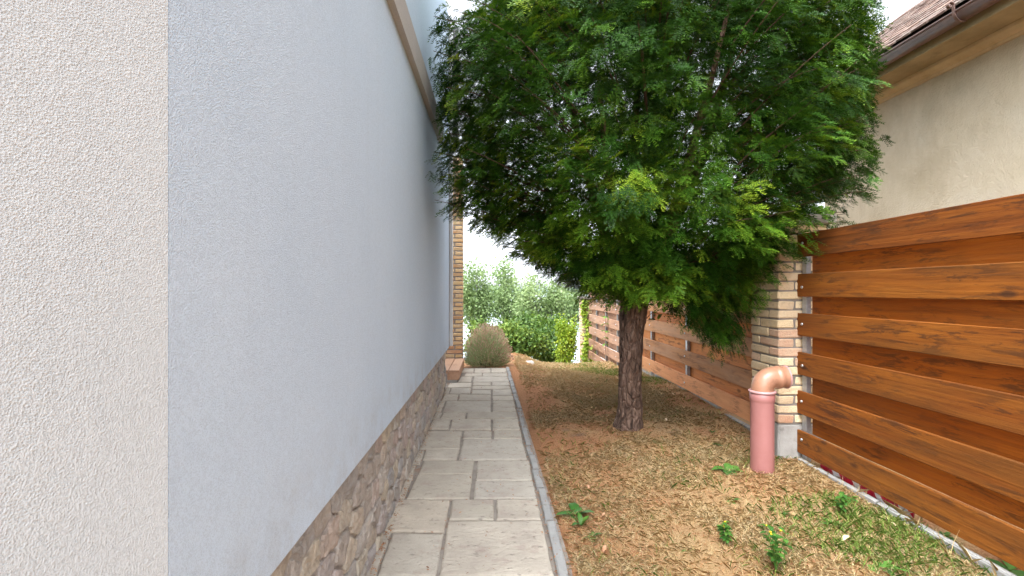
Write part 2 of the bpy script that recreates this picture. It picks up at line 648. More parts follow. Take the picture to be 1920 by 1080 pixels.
def bark_mat():
    m = Mat('yew_bark')
    co = m.coord((1, 1, 0.32))
    a = m.noise(co, 17, 6, 0.65, 0.9)
    b = m.noise(m.coord((1, 1, 0.5)), 46, 5, 0.7)
    col = m.ramp(a, [(0.30, (0.035, 0.021, 0.016)), (0.44, (0.13, 0.078, 0.054)), (0.58, (0.24, 0.150, 0.108)), (0.76, (0.36, 0.255, 0.195))])
    col = m.mix(m.rng(m.noise(m.coord(), 6, 4), 0.50, 0.68, 0, 0.55), col, (0.21, 0.13, 0.10))
    m.color(col)
    fl = m.vor(m.coord((1, 1, 0.40)), 24, 'DISTANCE_TO_EDGE')
    h = m.math('ADD', m.math('ADD', m.math('MULTIPLY', a, 1.0), m.rng(fl, 0.0, 0.18, 0, 0.55)), m.math('MULTIPLY', b, 0.35))
    m.bump(h, 0.035)
    m.rough(0.9)
    M['yew_bark'] = m.m
    m = Mat('twig_bark')
    m.color(m.mix(m.noise(m.coord(), 20, 4), (0.055, 0.03, 0.02), (0.13, 0.075, 0.05)))
    m.bump(m.noise(m.coord(), 60, 3), 0.006)
    M['twig_bark'] = m.m
    m = Mat('grey_bark')
    m.color(m.mix(m.noise(m.coord(), 14, 4), (0.17, 0.16, 0.13), (0.30, 0.285, 0.245)))
    m.bump(m.noise(m.coord(), 40, 3), 0.006)
    M['grey_bark'] = m.m


bark_mat()


def leafmat(key, stops, trans=0.3, rgh=0.45, spec=0.4):
    """colour by the per-leaf attribute 'tint'; light also passes through the blade"""
    m = Mat(key)
    c = m.ramp(m.attr('tint'), stops)
    m.color(c)
    m.rough(rgh)
    m.b.inputs['Specular IOR Level'].default_value = spec
    tr = m.n('BsdfTranslucent')
    m.l(c, tr.inputs[0])
    mx = m.n('MixShader'); mx.inputs[0].default_value = trans
    m.l(m.b.outputs[0], mx.inputs[1]); m.l(tr.outputs[0], mx.inputs[2])
    m.l(mx.outputs[0], m.out.inputs[0])
    M[key] = m.m


leafmat('yew_needle', [(0.0, (0.012, 0.041, 0.003)), (0.35, (0.032, 0.096, 0.007)), (0.65, (0.094, 0.197, 0.012)), (1.0, (0.283, 0.374, 0.026))], 0.15, 0.5, 0.22)
leafmat('poplar_leaf', [(0.0, (0.107, 0.173, 0.057)), (0.5, (0.215, 0.301, 0.115)), (1.0, (0.388, 0.475, 0.218))], 0.4)
leafmat('shrub_leaf', [(0.0, (0.039, 0.091, 0.016)), (0.5, (0.104, 0.189, 0.030)), (1.0, (0.247, 0.312, 0.050))], 0.3)
leafmat('lime_leaf', [(0.0, (0.115, 0.207, 0.017)), (0.5, (0.265, 0.380, 0.034)), (1.0, (0.506, 0.552, 0.057))], 0.4)
leafmat('weed_leaf', [(0.0, (0.030, 0.105, 0.018)), (0.5, (0.06, 0.175, 0.028)), (1.0, (0.15, 0.28, 0.045))], 0.3)
leafmat('laurel_leaf', [(0.0, (0.06, 0.15, 0.02)), (0.5, (0.13, 0.26, 0.035)), (1.0, (0.24, 0.38, 0.06))], 0.35)
leafmat('lavender_green', [(0.0, (0.220, 0.270, 0.119)), (0.5, (0.439, 0.506, 0.261)), (1.0, (0.675, 0.709, 0.423))], 0.25, 0.8, 0.2)
leafmat('lavender_spike', [(0.0, (0.468, 0.312, 0.218)), (0.5, (0.702, 0.499, 0.374)), (1.0, (0.850, 0.655, 0.515))], 0.2, 0.9, 0.1)
leafmat('dry_grass', [(0.0, (0.30, 0.14, 0.055)), (0.25, (0.45, 0.26, 0.11)), (0.5, (0.60, 0.41, 0.19)), (0.78, (0.70, 0.53, 0.29)), (1.0, (0.76, 0.62, 0.38))], 0.15, 0.85, 0.15)
leafmat('green_grass', [(0.0, (0.077, 0.154, 0.028)), (0.5, (0.161, 0.278, 0.047)), (1.0, (0.336, 0.415, 0.093))], 0.2, 0.8, 0.2)
leafmat('needle_litter', [(0.0, (0.176, 0.065, 0.026)), (0.5, (0.359, 0.146, 0.056)), (1.0, (0.551, 0.260, 0.107))], 0.1, 0.85, 0.2)


def ground_mat():
    m = Mat('lawn_soil')
    co = m.coord()
    a = m.noise(co, 1.6, 7, 0.65)
    b = m.noise(co, 105, 5, 0.8)
    litter = m.ramp(b, [(0.3, (0.213, 0.090, 0.039)), (0.5, (0.381, 0.174, 0.078)), (0.72, (0.538, 0.291, 0.140))])
    straw = m.ramp(b, [(0.3, (0.27, 0.155, 0.07)), (0.5, (0.43, 0.275, 0.13)), (0.72, (0.54, 0.39, 0.21))])
    sep = m.n('SeparateXYZ'); m.l(co, sep.inputs[0])
    kerbside = m.rng(sep.outputs[0], 0.42, 0.95, 0.16, 0.0)
    col = m.mix(m.rng(m.math('SUBTRACT', a, kerbside), 0.40, 0.56), litter, straw)
    soil = m.rng(m.noise(co, 3.3, 5, 0.6), 0.60, 0.70, 0, 0.7)
    col = m.mix(soil, col, (0.125, 0.085, 0.06))
    far = m.rng(sep.outputs[1], 11.0, 15.0)
    col = m.mix(far, col, (0.07, 0.11, 0.035))
    m.color(col)
    m.rough(0.95)
    m.bump(m.math('ADD', b, m.noise(co, 40, 4, 0.7)), 0.012)
    M['lawn_soil'] = m.m


ground_mat()


def misc_mats():
    m = Mat('lake_water')
    co = m.coord((0.02, 0.008, 0.02))
    m.color((0.30, 0.38, 0.42)); m.rough(0.12)
    m.b.inputs['Specular IOR Level'].default_value = 0.8
    m.bump(m.noise(co, 6, 5), 2.0, 0.25)
    M['lake_water'] = m.m
    m = Mat('far_woods')
    m.color(m.mix(m.noise(m.coord((0.004, 0.004, 0.02)), 3, 5), (0.10, 0.15, 0.13), (0.17, 0.21, 0.17)))
    M['far_woods'] = m.m
    # red and white barrier tape, diagonal bars
    m = Mat('barrier_tape')
    sep = m.n('SeparateXYZ'); m.l(m.coord(), sep.inputs[0])
    s = m.math('ADD', sep.outputs[1], m.math('MULTIPLY', sep.outputs[2], -1.1))
    w = m.math('FRACT', m.math('MULTIPLY', s, 5.2))
    st = m.math('GREATER_THAN', w, 0.70)
    m.color(m.mix(st, (0.56, 0.012, 0.045), (0.78, 0.76, 0.75)))
    m.rough(0.35)
    M['barrier_tape'] = m.m


misc_mats()

# ------------------------------------------------------------------ terrain
def path_z(x, y):
    return 0.035 * (min(max(y, -2.0), 8.5) - 2.4)


GP = [(0.45, -1.0, -0.10), (0.45, 2.4, -0.012), (0.42, 5, 0.075), (0.35, 7.4, 0.165), (2.3, 3.7, 0.07), (2.45, 2.0, 0.035), (2.5, -1.0, 0.0), (1.3, 4.55, 0.10), (1.2, 2.8, 0.03),
      (2.4, 6, 0.15), (2.4, 8, 0.08), (2.3, 12, -0.53), (0.35, 9.2, 0.17), (1.15, 9.2, -0.08), (2.2, 9.3, -0.07), (1.0, 7.0, 0.13), (0.3, 11.5, -0.9), (1.2, 11.5, -1.0),
      (-2, 9, 0.1), (-2, 12, -1.0), (4.5, 4, 0.05), (4.5, 9, 0.0), (5, 12.5, -0.6)]
GPX = np.array([p[0] for p in GP]); GPY = np.array([p[1] for p in GP]); GPZ = np.array([p[2] for p in GP])


def ground_np(x, y):
    x = np.asarray(x, float); y = np.asarray(y, float)
    yc = np.minimum(y, 12.5)
    d2 = (x[..., None] - GPX) ** 2 + (yc[..., None] - GPY) ** 2 * 0.8 + 0.02
    w = d2 ** -1.7
    z = (w * GPZ).sum(-1) / w.sum(-1)
    z = z - np.maximum(0, y - 12.5) * 0.42
    return np.maximum(z, -33.0)


def ground(x, y):
    return float(ground_np(np.array([x]), np.array([y]))[0])


def gpix(u, v):
    return on_z(u, v, ground)


def terrain():
    xs = np.unique(np.concatenate([np.linspace(-60, -3, 20), np.linspace(-3, 5, 161), np.linspace(5, 80, 22)]))
    ys = np.unique(np.concatenate([np.linspace(-12, -1, 8), np.linspace(-1, 13, 221), np.linspace(13, 95, 50)]))
    X, Y = np.meshgrid(xs, ys, indexing='ij')
    Z = ground_np(X, Y)
    near = (np.abs(X - 1.5) < 2.2) & (Y < 12)
    bump = np.zeros_like(Z)
    for i in range(X.shape[0]):
        for j in range(X.shape[1]):
            if near[i, j]:
                bump[i, j] = 0.014 * mnoise.fractal(Vector((X[i, j] * 2.4, Y[i, j] * 2.4, 0)), 1.0, 2.0, 4)
    Z = Z + bump
    # mound of litter round the trunk
    pth = (X < 0.40) & (X > -0.75) & (Y < 8.2)
    Z = np.where(pth, np.minimum(Z, 0.035 * (np.clip(Y, -2, 8.5) - 2.4) - 0.05), Z)
    Z = np.where(X < -0.75, np.minimum(Z, 0.035 * (np.clip(Y, -2, 8.5) - 2.4) - 0.05), Z)
    n, k = X.shape
    V = np.stack([X, Y, Z], -1).reshape(-1, 3)
    fs = [(i * k + j, (i + 1) * k + j, (i + 1) * k + j + 1, i * k + j + 1) for i in range(n - 1) for j in range(k - 1)]
    o = pyobj('lawn', V.tolist(), fs, M['lawn_soil'], smooth=True)
    kind(o, 'structure')


terrain()
o = pyobj('lake', [(-9000, 75, -32), (9000, 75, -32), (9000, 9000, -32), (-9000, 9000, -32)], [(0, 1, 2, 3)], M['lake_water'])
kind(o, 'structure')


def far_shore():
    vs, fs = [], []
    n = 120
    for i in range(n):
        x = -6000 + 12000 * i / (n - 1)
        hgt = 45 + 55 * (mnoise.fractal(Vector((x * 0.0006, 3.1, 0)), 1.0, 2.0, 4) + 0.6)
        vs += [(x, 4400, -40), (x, 4900, -32 + hgt * 0.7), (x, 5600, -32 + hgt), (x, 6400, -40)]
    for i in range(n - 1):
        for j in range(3):
            a = i * 4 + j
            fs.append((a, a + 4, a + 5, a + 1))
    kind(pyobj('hills', vs, fs, M['far_woods'], smooth=True), 'structure')


far_shore()

# ------------------------------------------------------------------ paved path
PATH = pyobj('path', [(-0.70, -1.6, path_z(0, -1.6) - 0.014), (0.42, -1.6, path_z(0, -1.6) - 0.014),
                      (0.40, 2.4, -0.014), (-0.70, 2.4, -0.014),
                      (0.255, 7.65, path_z(0, 7.65) - 0.014), (-0.70, 7.65, path_z(0, 7.65) - 0.014)],
             [(0, 1, 2, 3), (3, 2, 4, 5)], M['path_joint'])
kind(PATH, 'structure')


def c1(a):
    return [(640 + x / 4.571, 660 + y / 4.571) for x, y in a]


def c2(a):
    return [(560 + x / 3.556, 850 + y / 3.556) for x, y in a]


SL = []
for q in ([(1000, 447), (1622, 447), (1700, 806), (938, 808)], [(630, 527), (967, 532), (915, 812), (528, 814)],
          [(560, 520), (620, 522), (515, 812), (425, 812)], [(650, 306), (1006, 308), (972, 521), (560, 514)],
          [(1022, 306), (1298, 306), (1299, 439), (1004, 439)], [(1323, 304), (1592, 300), (1616, 435), (1319, 437)],
          [(795, 138), (1157, 136), (1141, 301), (720, 301)], [(716, 176), (751, 176), (700, 299), (650, 298)],
          [(1180, 181), (1562, 180), (1586, 294), (1168, 296)], [(835, 46), (1172, 46), (1160, 131), (800, 131)],
          [(745, 81), (782, 81), (755, 169), (716, 169)], [(1192, 46), (1537, 44), (1556, 175), (1180, 176)]):
    SL.append(c2(q))
for q in ([(1050, 745), (1546, 744), (1590, 916), (1008, 919)], [(725, 834), (1007, 832), (990, 919), (700, 919)],
          [(655, 834), (712, 834), (676, 955), (600, 955)], [(745, 673), (1037, 675), (1010, 825), (668, 825)],
          [(1055, 675), (1291, 674), (1286, 739), (1043, 739)], [(1309, 672), (1537, 671), (1546, 738), (1308, 739)],
          [(790, 574), (937, 573), (915, 658), (748, 657)], [(952, 573), (1281, 573), (1281, 661), (934, 661)],
          [(1299, 572), (1516, 571), (1532, 660), (1299, 661)], [(812, 516), (862, 516), (836, 564), (788, 564)],
          [(876, 517), (1068, 517), (1060, 568), (850, 568)], [(1085, 517), (1501, 515), (1512, 566), (1075, 568)],
          [(852, 421), (890, 421), (850, 507), (804, 507)], [(905, 420), (1281, 420), (1281, 510), (873, 510)],
          [(1299, 418), (1482, 417), (1499, 508), (1299, 510)], [(886, 362), (1002, 362), (992, 413), (860, 413)],
          [(1016, 362), (1281, 362), (1281, 413), (1004, 413)], [(1298, 377), (1471, 376), (1479, 411), (1298, 412)],
          [(905, 308), (932, 308), (918, 356), (880, 356)], [(946, 308), (1114, 308), (1102, 356), (930, 356)],
          [(1124, 321), (1281, 321), (1281, 356), (1113, 356)], [(1297, 320), (1457, 319), (1468, 371), (1297, 372)],
          [(930, 262), (1118, 262), (1113, 302), (909, 302)], [(1132, 259), (1279, 259), (1279, 285), (1127, 285)],
          [(1292, 257), (1441, 256), (1447, 284), (1292, 285)], [(1127, 290), (1448, 288), (1455, 315), (1122, 317)],
          [(1030, 208), (1122, 208), (1112, 254), (998, 254)], [(1138, 208), (1431, 207), (1440, 253), (1129, 254)],
          [(1066, 180), (1206, 180), (1204, 203), (1056, 203)], [(1213, 180), (1422, 179), (1428, 202), (1211, 203)],
          [(1050, 141), (1136, 141), (1130, 176), (1028, 176)], [(1146, 140), (1278, 140), (1278, 175), (1140, 176)],
          [(1288, 139), (1411, 138), (1419, 174), (1287, 175)]):
    SL.append(c1(q))


def slab(quad, rnd):
    """worn stone slab with ragged rounded edges"""
    ring = []
    for a, b in zip(quad, quad[1:] + quad[:1]):
        Ld = (b - a).length
        n = max(2, int(Ld / 0.05))
        t = (b - a) / max(Ld, 1e-6)
        nr = Vector((t.y, -t.x, 0))
        for i in range(n):
            p = a + (b - a) * (i / n)
            j = rnd.uniform(-0.0035, 0.0035)
            ring.append(p + nr * j + t * (rnd.uniform(-0.004, 0.004) if i else 0))
    c = sum(ring, Vector()) / len(ring)
    tilt = (rnd.uniform(-0.006, 0.006), rnd.uniform(-0.006, 0.006), rnd.uniform(-0.002, 0.003))

    def put(p, ins, dz):
        d = c - p
        d.z = 0
        q = p + d.normalized() * min(ins, d.length * 0.4)
        return Vector((q.x, q.y, path_z(q.x, q.y) + dz + tilt[0] * (q.x - c.x) + tilt[1] * (q.y - c.y) + tilt[2]))
    n = len(ring)
    vs = [put(p, 0.001, -0.045) for p in ring] + [put(p, 0.0, -0.008) for p in ring] + \
         [put(p, 0.004 + rnd.uniform(0, 0.003), -0.002) for p in ring] + [put(p, 0.013 + rnd.uniform(0, 0.006), 0) for p in ring]
    fs = []
    for k in range(3):
        for i in range(n):
            j = (i + 1) % n
            fs.append((k * n + i, k * n + j, (k + 1) * n + j, (k + 1) * n + i))
    fs.append(tuple(range(3 * n, 4 * n)))
    o = pyobj('paving_slab', vs, fs, M['paving'], PATH, center=True)
    return o


def flatz(x, y):
    return path_z(x, y)


rs = random.Random(5)
for q in SL:
    w = [on_z(u, v, flatz) for u, v in q]
    w = [w[0], w[3], w[2], w[1]]                # counter-clockwise from above
    slab([Vector((p.x, p.y, 0)) for p in w], rs)
# slabs behind and below the frame edge, laid on the same grid
for (xa, xb, ya, yb) in [(-0.16, 0.36, 1.86, 2.33), (-0.60, -0.19, 1.95, 2.33), (-0.60, -0.10, 1.36, 1.92), (-0.07, 0.37, 1.40, 1.83), (-0.60, -0.02, 0.90, 1.33), (0.01, 0.37, 0.90, 1.37),
                         (-0.60, -0.2, 0.3, 0.87), (-0.17, 0.37, 0.3, 0.87), (-0.60, 0.0, -0.4, 0.27), (0.03, 0.37, -0.4, 0.27), (-0.6, 0.37, -1.2, -0.43)]:
    slab([Vector((xa, ya, 0)), Vector((xb, ya, 0)), Vector((xb, yb, 0)), Vector((xa, yb, 0))], rs)


def kerbs():
    a = on_z(560 + 1622 / 3.556, 850 + 330 / 3.556, path_z)      # inner line of the edging
    pts = [on_z(560 + x / 3.556, 850 + y / 3.556, path_z) for x, y in ((1725, 818), (1617, 322), (1535, 20))] + \
          [on_z(640 + x / 4.571, 660 + y / 4.571, path_z) for x, y in ((1575, 770), (1528, 580), (1490, 430), (1452, 290), (1412, 136))]
    ext = [Vector((pts[0].x + 0.006, 0.9, 0)), Vector((pts[0].x + 0.01, -1.4, 0))]
    line = ext[::-1] + pts
    ys = [p.y for p in line]; xs = [p.x for p in line]
    cuts = [-1.4, -0.4, 0.6, 1.6, 2.86, 3.30, 3.62, 3.92, 4.13, 4.62, 4.95, 5.28, 5.62, 5.95, 6.3, 6.62, 6.95, 7.3, 7.62]
    for y0, y1 in zip(cuts, cuts[1:]):
        g = 0.006 + rs.uniform(0, 0.008)
        b0, b1 = y0 + g, y1 - g
        n = max(2, int((b1 - b0) / 0.10))
        prof = [(0.0, -0.10), (0.0, -0.006), (0.006, 0.0), (0.044, 0.0), (0.052, -0.007), (0.053, -0.10)]
        vs, fs = [], []
        off = rs.uniform(-0.006, 0.006); dz = rs.uniform(-0.006, 0.004)
        worn = 0.010 if y0 > 3.2 else 0.003
        for i in range(n + 1):
            y = b0 + (b1 - b0) * i / n
            x = float(np.interp(y, ys, xs)) + off
            for (px_, pz_) in prof:
                vs.append((x + px_ + (rs.uniform(-worn, worn * 0.3) if px_ > 0.03 else rs.uniform(-0.002, 0.002)), y, path_z(x, y) + 0.008 + pz_ + dz + rs.uniform(-0.002, 0.002)))
        m = len(prof)
        for i in range(n):
            for k in range(m - 1):
                fs.append((i * m + k, i * m + k + 1, (i + 1) * m + k + 1, (i + 1) * m + k))
        fs.append(tuple(range(m))[::-1]); fs.append(tuple(n * m + k for k in range(m)))
        o = pyobj('kerb_stone', vs, fs, M['kerb'], PATH, center=True)
        fix_normals(o)


kerbs()

# ------------------------------------------------------------------ white house
WX, PX = -0.58, -0.632         # render face, plinth face
Z_R = 0.652                    # lower edge of the render
Y_C, Y_E = 0.882, 6.29         # bend in the wall, far corner
HOUSE = empty('white_house', (-0.6, 3.0, 0.0), 'white rendered house with a rough stone plinth beside the paved path', 'house')


def house():
    # main wall as a thick slab with a slightly rounded lower lip
    vs, fs = [], []
    prof = [(-0.30, Z_R), (WX - 0.006, Z_R), (WX, Z_R + 0.006), (WX, 4.95), (-0.30 - 0.6, 4.95)]
    prof[0] = (-0.90, Z_R)
    ys = [Y_C, Y_E]
    for y in ys:
        for x, z in prof:
            vs.append((x, y, z))
    m = len(prof)
    for k in range(m):
        fs.append((k, (k + 1) % m, m + (k + 1) % m, m + k))
    fs.append(tuple(range(m))); fs.append(tuple(m + k for k in range(m))[::-1])
    fix_normals(pyobj('wall', vs, fs, M['stucco_skylit'], HOUSE))
    # the nearer wall turns a few degrees away
    ex, ey = -1.02, -0.60
    vs = [(WX, Y_C - 0.002, Z_R), (ex, ey, Z_R), (ex - 0.4, ey, Z_R), (-0.95, Y_C - 0.002, Z_R)]
    vs += [(x, y, 4.95) for x, y, z in vs]
    o = pyobj('wall_bay', vs, [(3, 2, 1, 0), (4, 5, 6, 7), (0, 1, 5, 4), (1, 2, 6, 5), (2, 3, 7, 6), (3, 0, 4, 7)], M['stucco_sunlit'], HOUSE)
    o['label'] = 'white rough plaster wall turning away, the warmer light on it put into its colour'
    fix_normals(o)
    # body behind, roof slab out of sight
    box('body', -7.0, -0.91, -0.6, Y_E - 0.01, -0.4, 4.93, M['stucco_skylit'], HOUSE)
    # string course between the storeys
    pr = [(WX - 0.01, 2.975), (WX + 0.040, 2.982), (WX + 0.044, 3.17), (WX - 0.01, 3.215)]
    vs, fs = [], []
    for y in (Y_C + 0.01, 5.2):
        for x, z in pr:
            vs.append((x, y, z))
    for k in range(4):
        fs.append((k, (k + 1) % 4, 4 + (k + 1) % 4, 4 + k))
    fs += [(0, 1, 2, 3), (7, 6, 5, 4)]
    fix_normals(pyobj('string_course', vs, fs, M['stucco_trim'], HOUSE))
    # white corner profile with a dark joint
    box('corner_joint', WX - 0.02, WX + 0.010, Y_E + 0.001, Y_E + 0.04, Z_R + 0.02, 4.93, M['grey_seal'], HOUSE)
    box('corner_trim', WX - 0.02, WX + 0.046, Y_E + 0.042, Y_E + 0.10, Z_R + 0.02, 4.93, M['white_paint'], HOUSE, 0.006)
    # dark upright cladding near the eaves
    box('dark_cladding', -0.60, -0.475, 6.46, 6.62, 3.36, 4.94, M['dark_clad'], HOUSE, 0.006)


house()

# rough stone plinth: clipped cells of a jittered grid
PLINTH = box('plinth', -0.9, PX - 0.002, -0.3, Y_E - 0.004, -0.3, Z_R - 0.003, M['plinth_mortar'], HOUSE)


def clip_poly(poly, nx, ny, d):
    out = []
    for a, b in zip(poly, poly[1:] + poly[:1]):
        da, db = a[0] * nx + a[1] * ny - d, b[0] * nx + b[1] * ny - d
        if da <= 0:
            out.append(a)
        if da * db < 0:
            t = da / (da - db)
            out.append((a[0] + (b[0] - a[0]) * t, a[1] + (b[1] - a[1]) * t))
    return out


def plinth_stones():
    rp = random.Random(21)
    seeds = []
    rows = 6
    y_a, y_b = 1.0, Y_E - 0.01
    zb, zt = -0.06, Z_R - 0.006
    dz = (zt - zb) / rows
    for r in range(rows):
        y = y_a + rp.uniform(-0.15, 0)
        while y < y_b + 0.1:
            w = rp.uniform(0.12, 0.24)
            seeds.append((y + w / 2, (zb + (r + 0.5) * dz) + rp.uniform(-0.035, 0.035)))
            y += w
    A = 1.35                                     # stones lie flat: squeeze along y
    for i, (sy, sz) in enumerate(seeds):
        poly = [(max(y_a, sy - 0.3), zb), (min(y_b, sy + 0.3), zb), (min(y_b, sy + 0.3), zt), (max(y_a, sy - 0.3), zt)]
        if poly[1][0] - poly[0][0] < 0.05:
            continue
        poly = [(p[0] / A, p[1]) for p in poly]
        s = (sy / A, sz)
        for j, (ty, tz) in enumerate(seeds):
            if i == j or abs(ty - sy) > 0.6:
                continue
            t = (ty / A, tz)
            nx, ny = t[0] - s[0], t[1] - s[1]
            mx, my = (t[0] + s[0]) / 2, (t[1] + s[1]) / 2
            poly = clip_poly(poly, nx, ny, mx * nx + my * ny)
            if len(poly) < 3:
                break
        if len(poly) < 3:
            continue
        poly = [(p[0] * A, p[1]) for p in poly]
        cy = sum(p[0] for p in poly) / len(poly); cz = sum(p[1] for p in poly) / len(poly)
        # soften: cut the corners, shrink for the joint, roughen
        soft = []
        for a, b in zip(poly, poly[1:] + poly[:1]):
            soft.append((a[0] * 0.88 + b[0] * 0.12, a[1] * 0.88 + b[1] * 0.12))
            soft.append((a[0] * 0.5 + b[0] * 0.5 + rp.uniform(-.008, .008), a[1] * 0.5 + b[1] * 0.5 + rp.uniform(-.008, .008)))
            soft.append((a[0] * 0.12 + b[0] * 0.88, a[1] * 0.12 + b[1] * 0.88))
        n = len(soft)
        ring = []
        for p in soft:
            d = math.hypot(p[0] - cy, p[1] - cz)
            k = max(0.3, 1 - 0.007 / max(d, 1e-3))
            ring.append((cy + (p[0] - cy) * k + rp.uniform(-.004, .004), cz + (p[1] - cz) * k + rp.uniform(-.004, .004)))
        out = rp.uniform(0.000, 0.016)
        lv = [(1.0, -0.03), (1.0, out * 0.25 - 0.001), (0.92, out * 0.8 + 0.003), (0.55, out + 0.004)]
        vs, fs = [], []
        for k, dx in lv:
            for p in ring:
                vs.append((PX + dx + (rp.uniform(-.004, .005) if dx > 0.004 else 0), cy + (p[0] - cy) * k, cz + (p[1] - cz) * k))
        vs.append((PX + out + 0.004, cy, cz))
        for q in range(3):
            for a in range(n):
                b = (a + 1) % n
                fs.append((q * n + a, q * n + b, (q + 1) * n + b, (q + 1) * n + a))
        for a in range(n):
            fs.append((3 * n + a, 3 * n + (a + 1) % n, 4 * n))
        pyobj('stone', vs, fs, M['plinth_stone'], PLINTH, center=True)


plinth_stones()

# ------------------------------------------------------------------ bricks
BR = random.Random(3)
BRICKS = []
for i in range(7):
    vs, fs = bevbox(-0.5, 0.5, -0.5, 0.5, -0.5, 0.5, 0.06, 0.0, BR)
    # chamfer is given in metres below; jitter the worn corners
    vs = [(x, y, z) for x, y, z in vs]
    BRICKS.append((vs, fs))
BMESH = {}


def brick_mesh(dx, dy, dz, mat, seed):
    key = (round(dx, 3), round(dy, 3), round(dz, 3), mat, seed)
    if key not in BMESH:
        r = random.Random(hash(key[:3]) + seed * 17)
        vs, fs = bevbox(-dx / 2, dx / 2, -dy / 2, dy / 2, -dz / 2, dz / 2, 0.008, 0.0032, r)
        me = mesh_of('brick', vs, fs)
        me.materials.append(M[mat])
        BMESH[key] = me
    return BMESH[key]


def brick(c, dims, mat, parent, rnd):
    me = brick_mesh(*dims, mat, rnd.randrange(5))
    o = link('brick', me, None, parent, c)
    o.rotation_euler = (rnd.uniform(-.008, .008), rnd.uniform(-.008, .008), rnd.uniform(-.012, .012))
    return o


def pinwheel(x0, x1, y0, y1, z0, z1, mat, parent, rnd, Lb=0.258, Wb=0.128, course=0.0735, joint=0.012, skip=None):
    n = int(round((z1 - z0) / course))
    course = (z1 - z0) / n
    hb = course - joint
    for i in range(n):
        z = z0 + course * (i + 0.5)
        if i % 2 == 0:
            rects = [(x0, x0 + Wb, y0, y0 + Lb), (x0, x0 + Lb, y1 - Wb, y1), (x1 - Wb, x1, y1 - Lb, y1), (x1 - Lb, x1, y0, y0 + Wb)]
        else:
            rects = [(x0, x0 + Lb, y0, y0 + Wb), (x0, x0 + Wb, y1 - Lb, y1), (x1 - Lb, x1, y1 - Wb, y1), (x1 - Wb, x1, y0, y0 + Lb)]
        for a, b, c, d in rects:
            brick(((a + b) / 2 + rnd.uniform(-.003, .003), (c + d) / 2 + rnd.uniform(-.003, .003), z + rnd.uniform(-.0015, .0015)), (b - a, d - c, hb), mat, parent, rnd)


def pillar(x0, y0, zg, zb, zt, zc, label, rnd):
    s = 0.398
    root = empty('brick_pillar', (x0 + s / 2, y0 + s / 2, zg), label, 'pillar', 'brick pillars of the boundary fence')
    box('mortar_core', x0 + 0.007, x0 + s - 0.007, y0 + 0.007, y0 + s - 0.007, zb, zt, M['mortar'], root)
    # concrete foot with slightly uneven edges
    vs, fs = bevbox(x0 + 0.004, x0 + s - 0.004, y0 + 0.004, y0 + s - 0.004, zg - 0.25, zb - 0.002, 0.012, 0.002, rnd)
    pyobj('footing', vs, fs, M['concrete'], root, center=True)
    pinwheel(x0, x0 + s, y0, y0 + s, zb + 0.004, zt, 'brick_buff', root, rnd)
    vs, fs = bevbox(x0 - 0.045, x0 + s + 0.045, y0 - 0.045, y0 + s + 0.045, zt + 0.004, zc, 0.007, 0.003, rnd)
    pyobj('cap', vs, fs, M['concrete_cap'], root, center=True)
    return root


FX = 2.400                     # front face of the fence boards
PIL = 2.245
pillar(PIL, 3.70, 0.06, 0.345, 1.925, 2.0, 'buff brick pillar on a grey concrete foot behind the pink pipe', random.Random(8))
pillar(PIL, 12.1, -0.55, -0.42, 1.18, 1.25, 'weathered brick pillar overgrown by a creeper at the end of the fence', random.Random(9))

# brick column at the terrace corner of the house
COLUMN = box('brick_column', -0.80, -0.508, 7.815, 8.08, 0.2, 3.56, M['mortar'], HOUSE)


def column():
    rc = random.Random(4)
    course = 0.0695
    z = 0.305
    i = 0
    while z < 3.53:
        hb = course - 0.013
        if i % 2 == 0:
            rects = [(-0.62, -0.50), (-0.885, -0.632)]
        else:
            rects = [(-0.755, -0.50), (-0.887, -0.767)]
        for a, b in rects:
            brick(((a + b) / 2, 7.875, z + course / 2), (b - a, 0.13, hb), 'brick_gold', COLUMN, rc)
        brick((-0.562, 8.015, z + course / 2), (0.12, 0.125, hb), 'brick_gold', COLUMN, rc)
        z += course
        i += 1


column()

# wooden step against the house
STEP = empty('wooden_step', (-0.58, 7.1, path_z(0, 7.1)), 'low brown plank step on a concrete block beside the brick column', 'step')
zs = 0.310
box('plank', -0.612, -0.468, 6.60, 7.76, zs - 0.028, zs, M['wood_step'], STEP, 0.004)
box('plank', -0.765, -0.620, 6.60, 7.76, zs - 0.028, zs, M['wood_step'], STEP, 0.004)
box('riser', -0.63, -0.476, 6.606, 6.63, zs - 0.135, zs - 0.030, M['wood_step'], STEP, 0.003)
box('side_board', -0.494, -0.472, 6.632, 7.75, zs - 0.135, zs - 0.030, M['wood_step'], STEP, 0.003)
box('base_block', -0.64, -0.50, 6.62, 7.74, 0.08, zs - 0.137, M['concrete'], STEP)

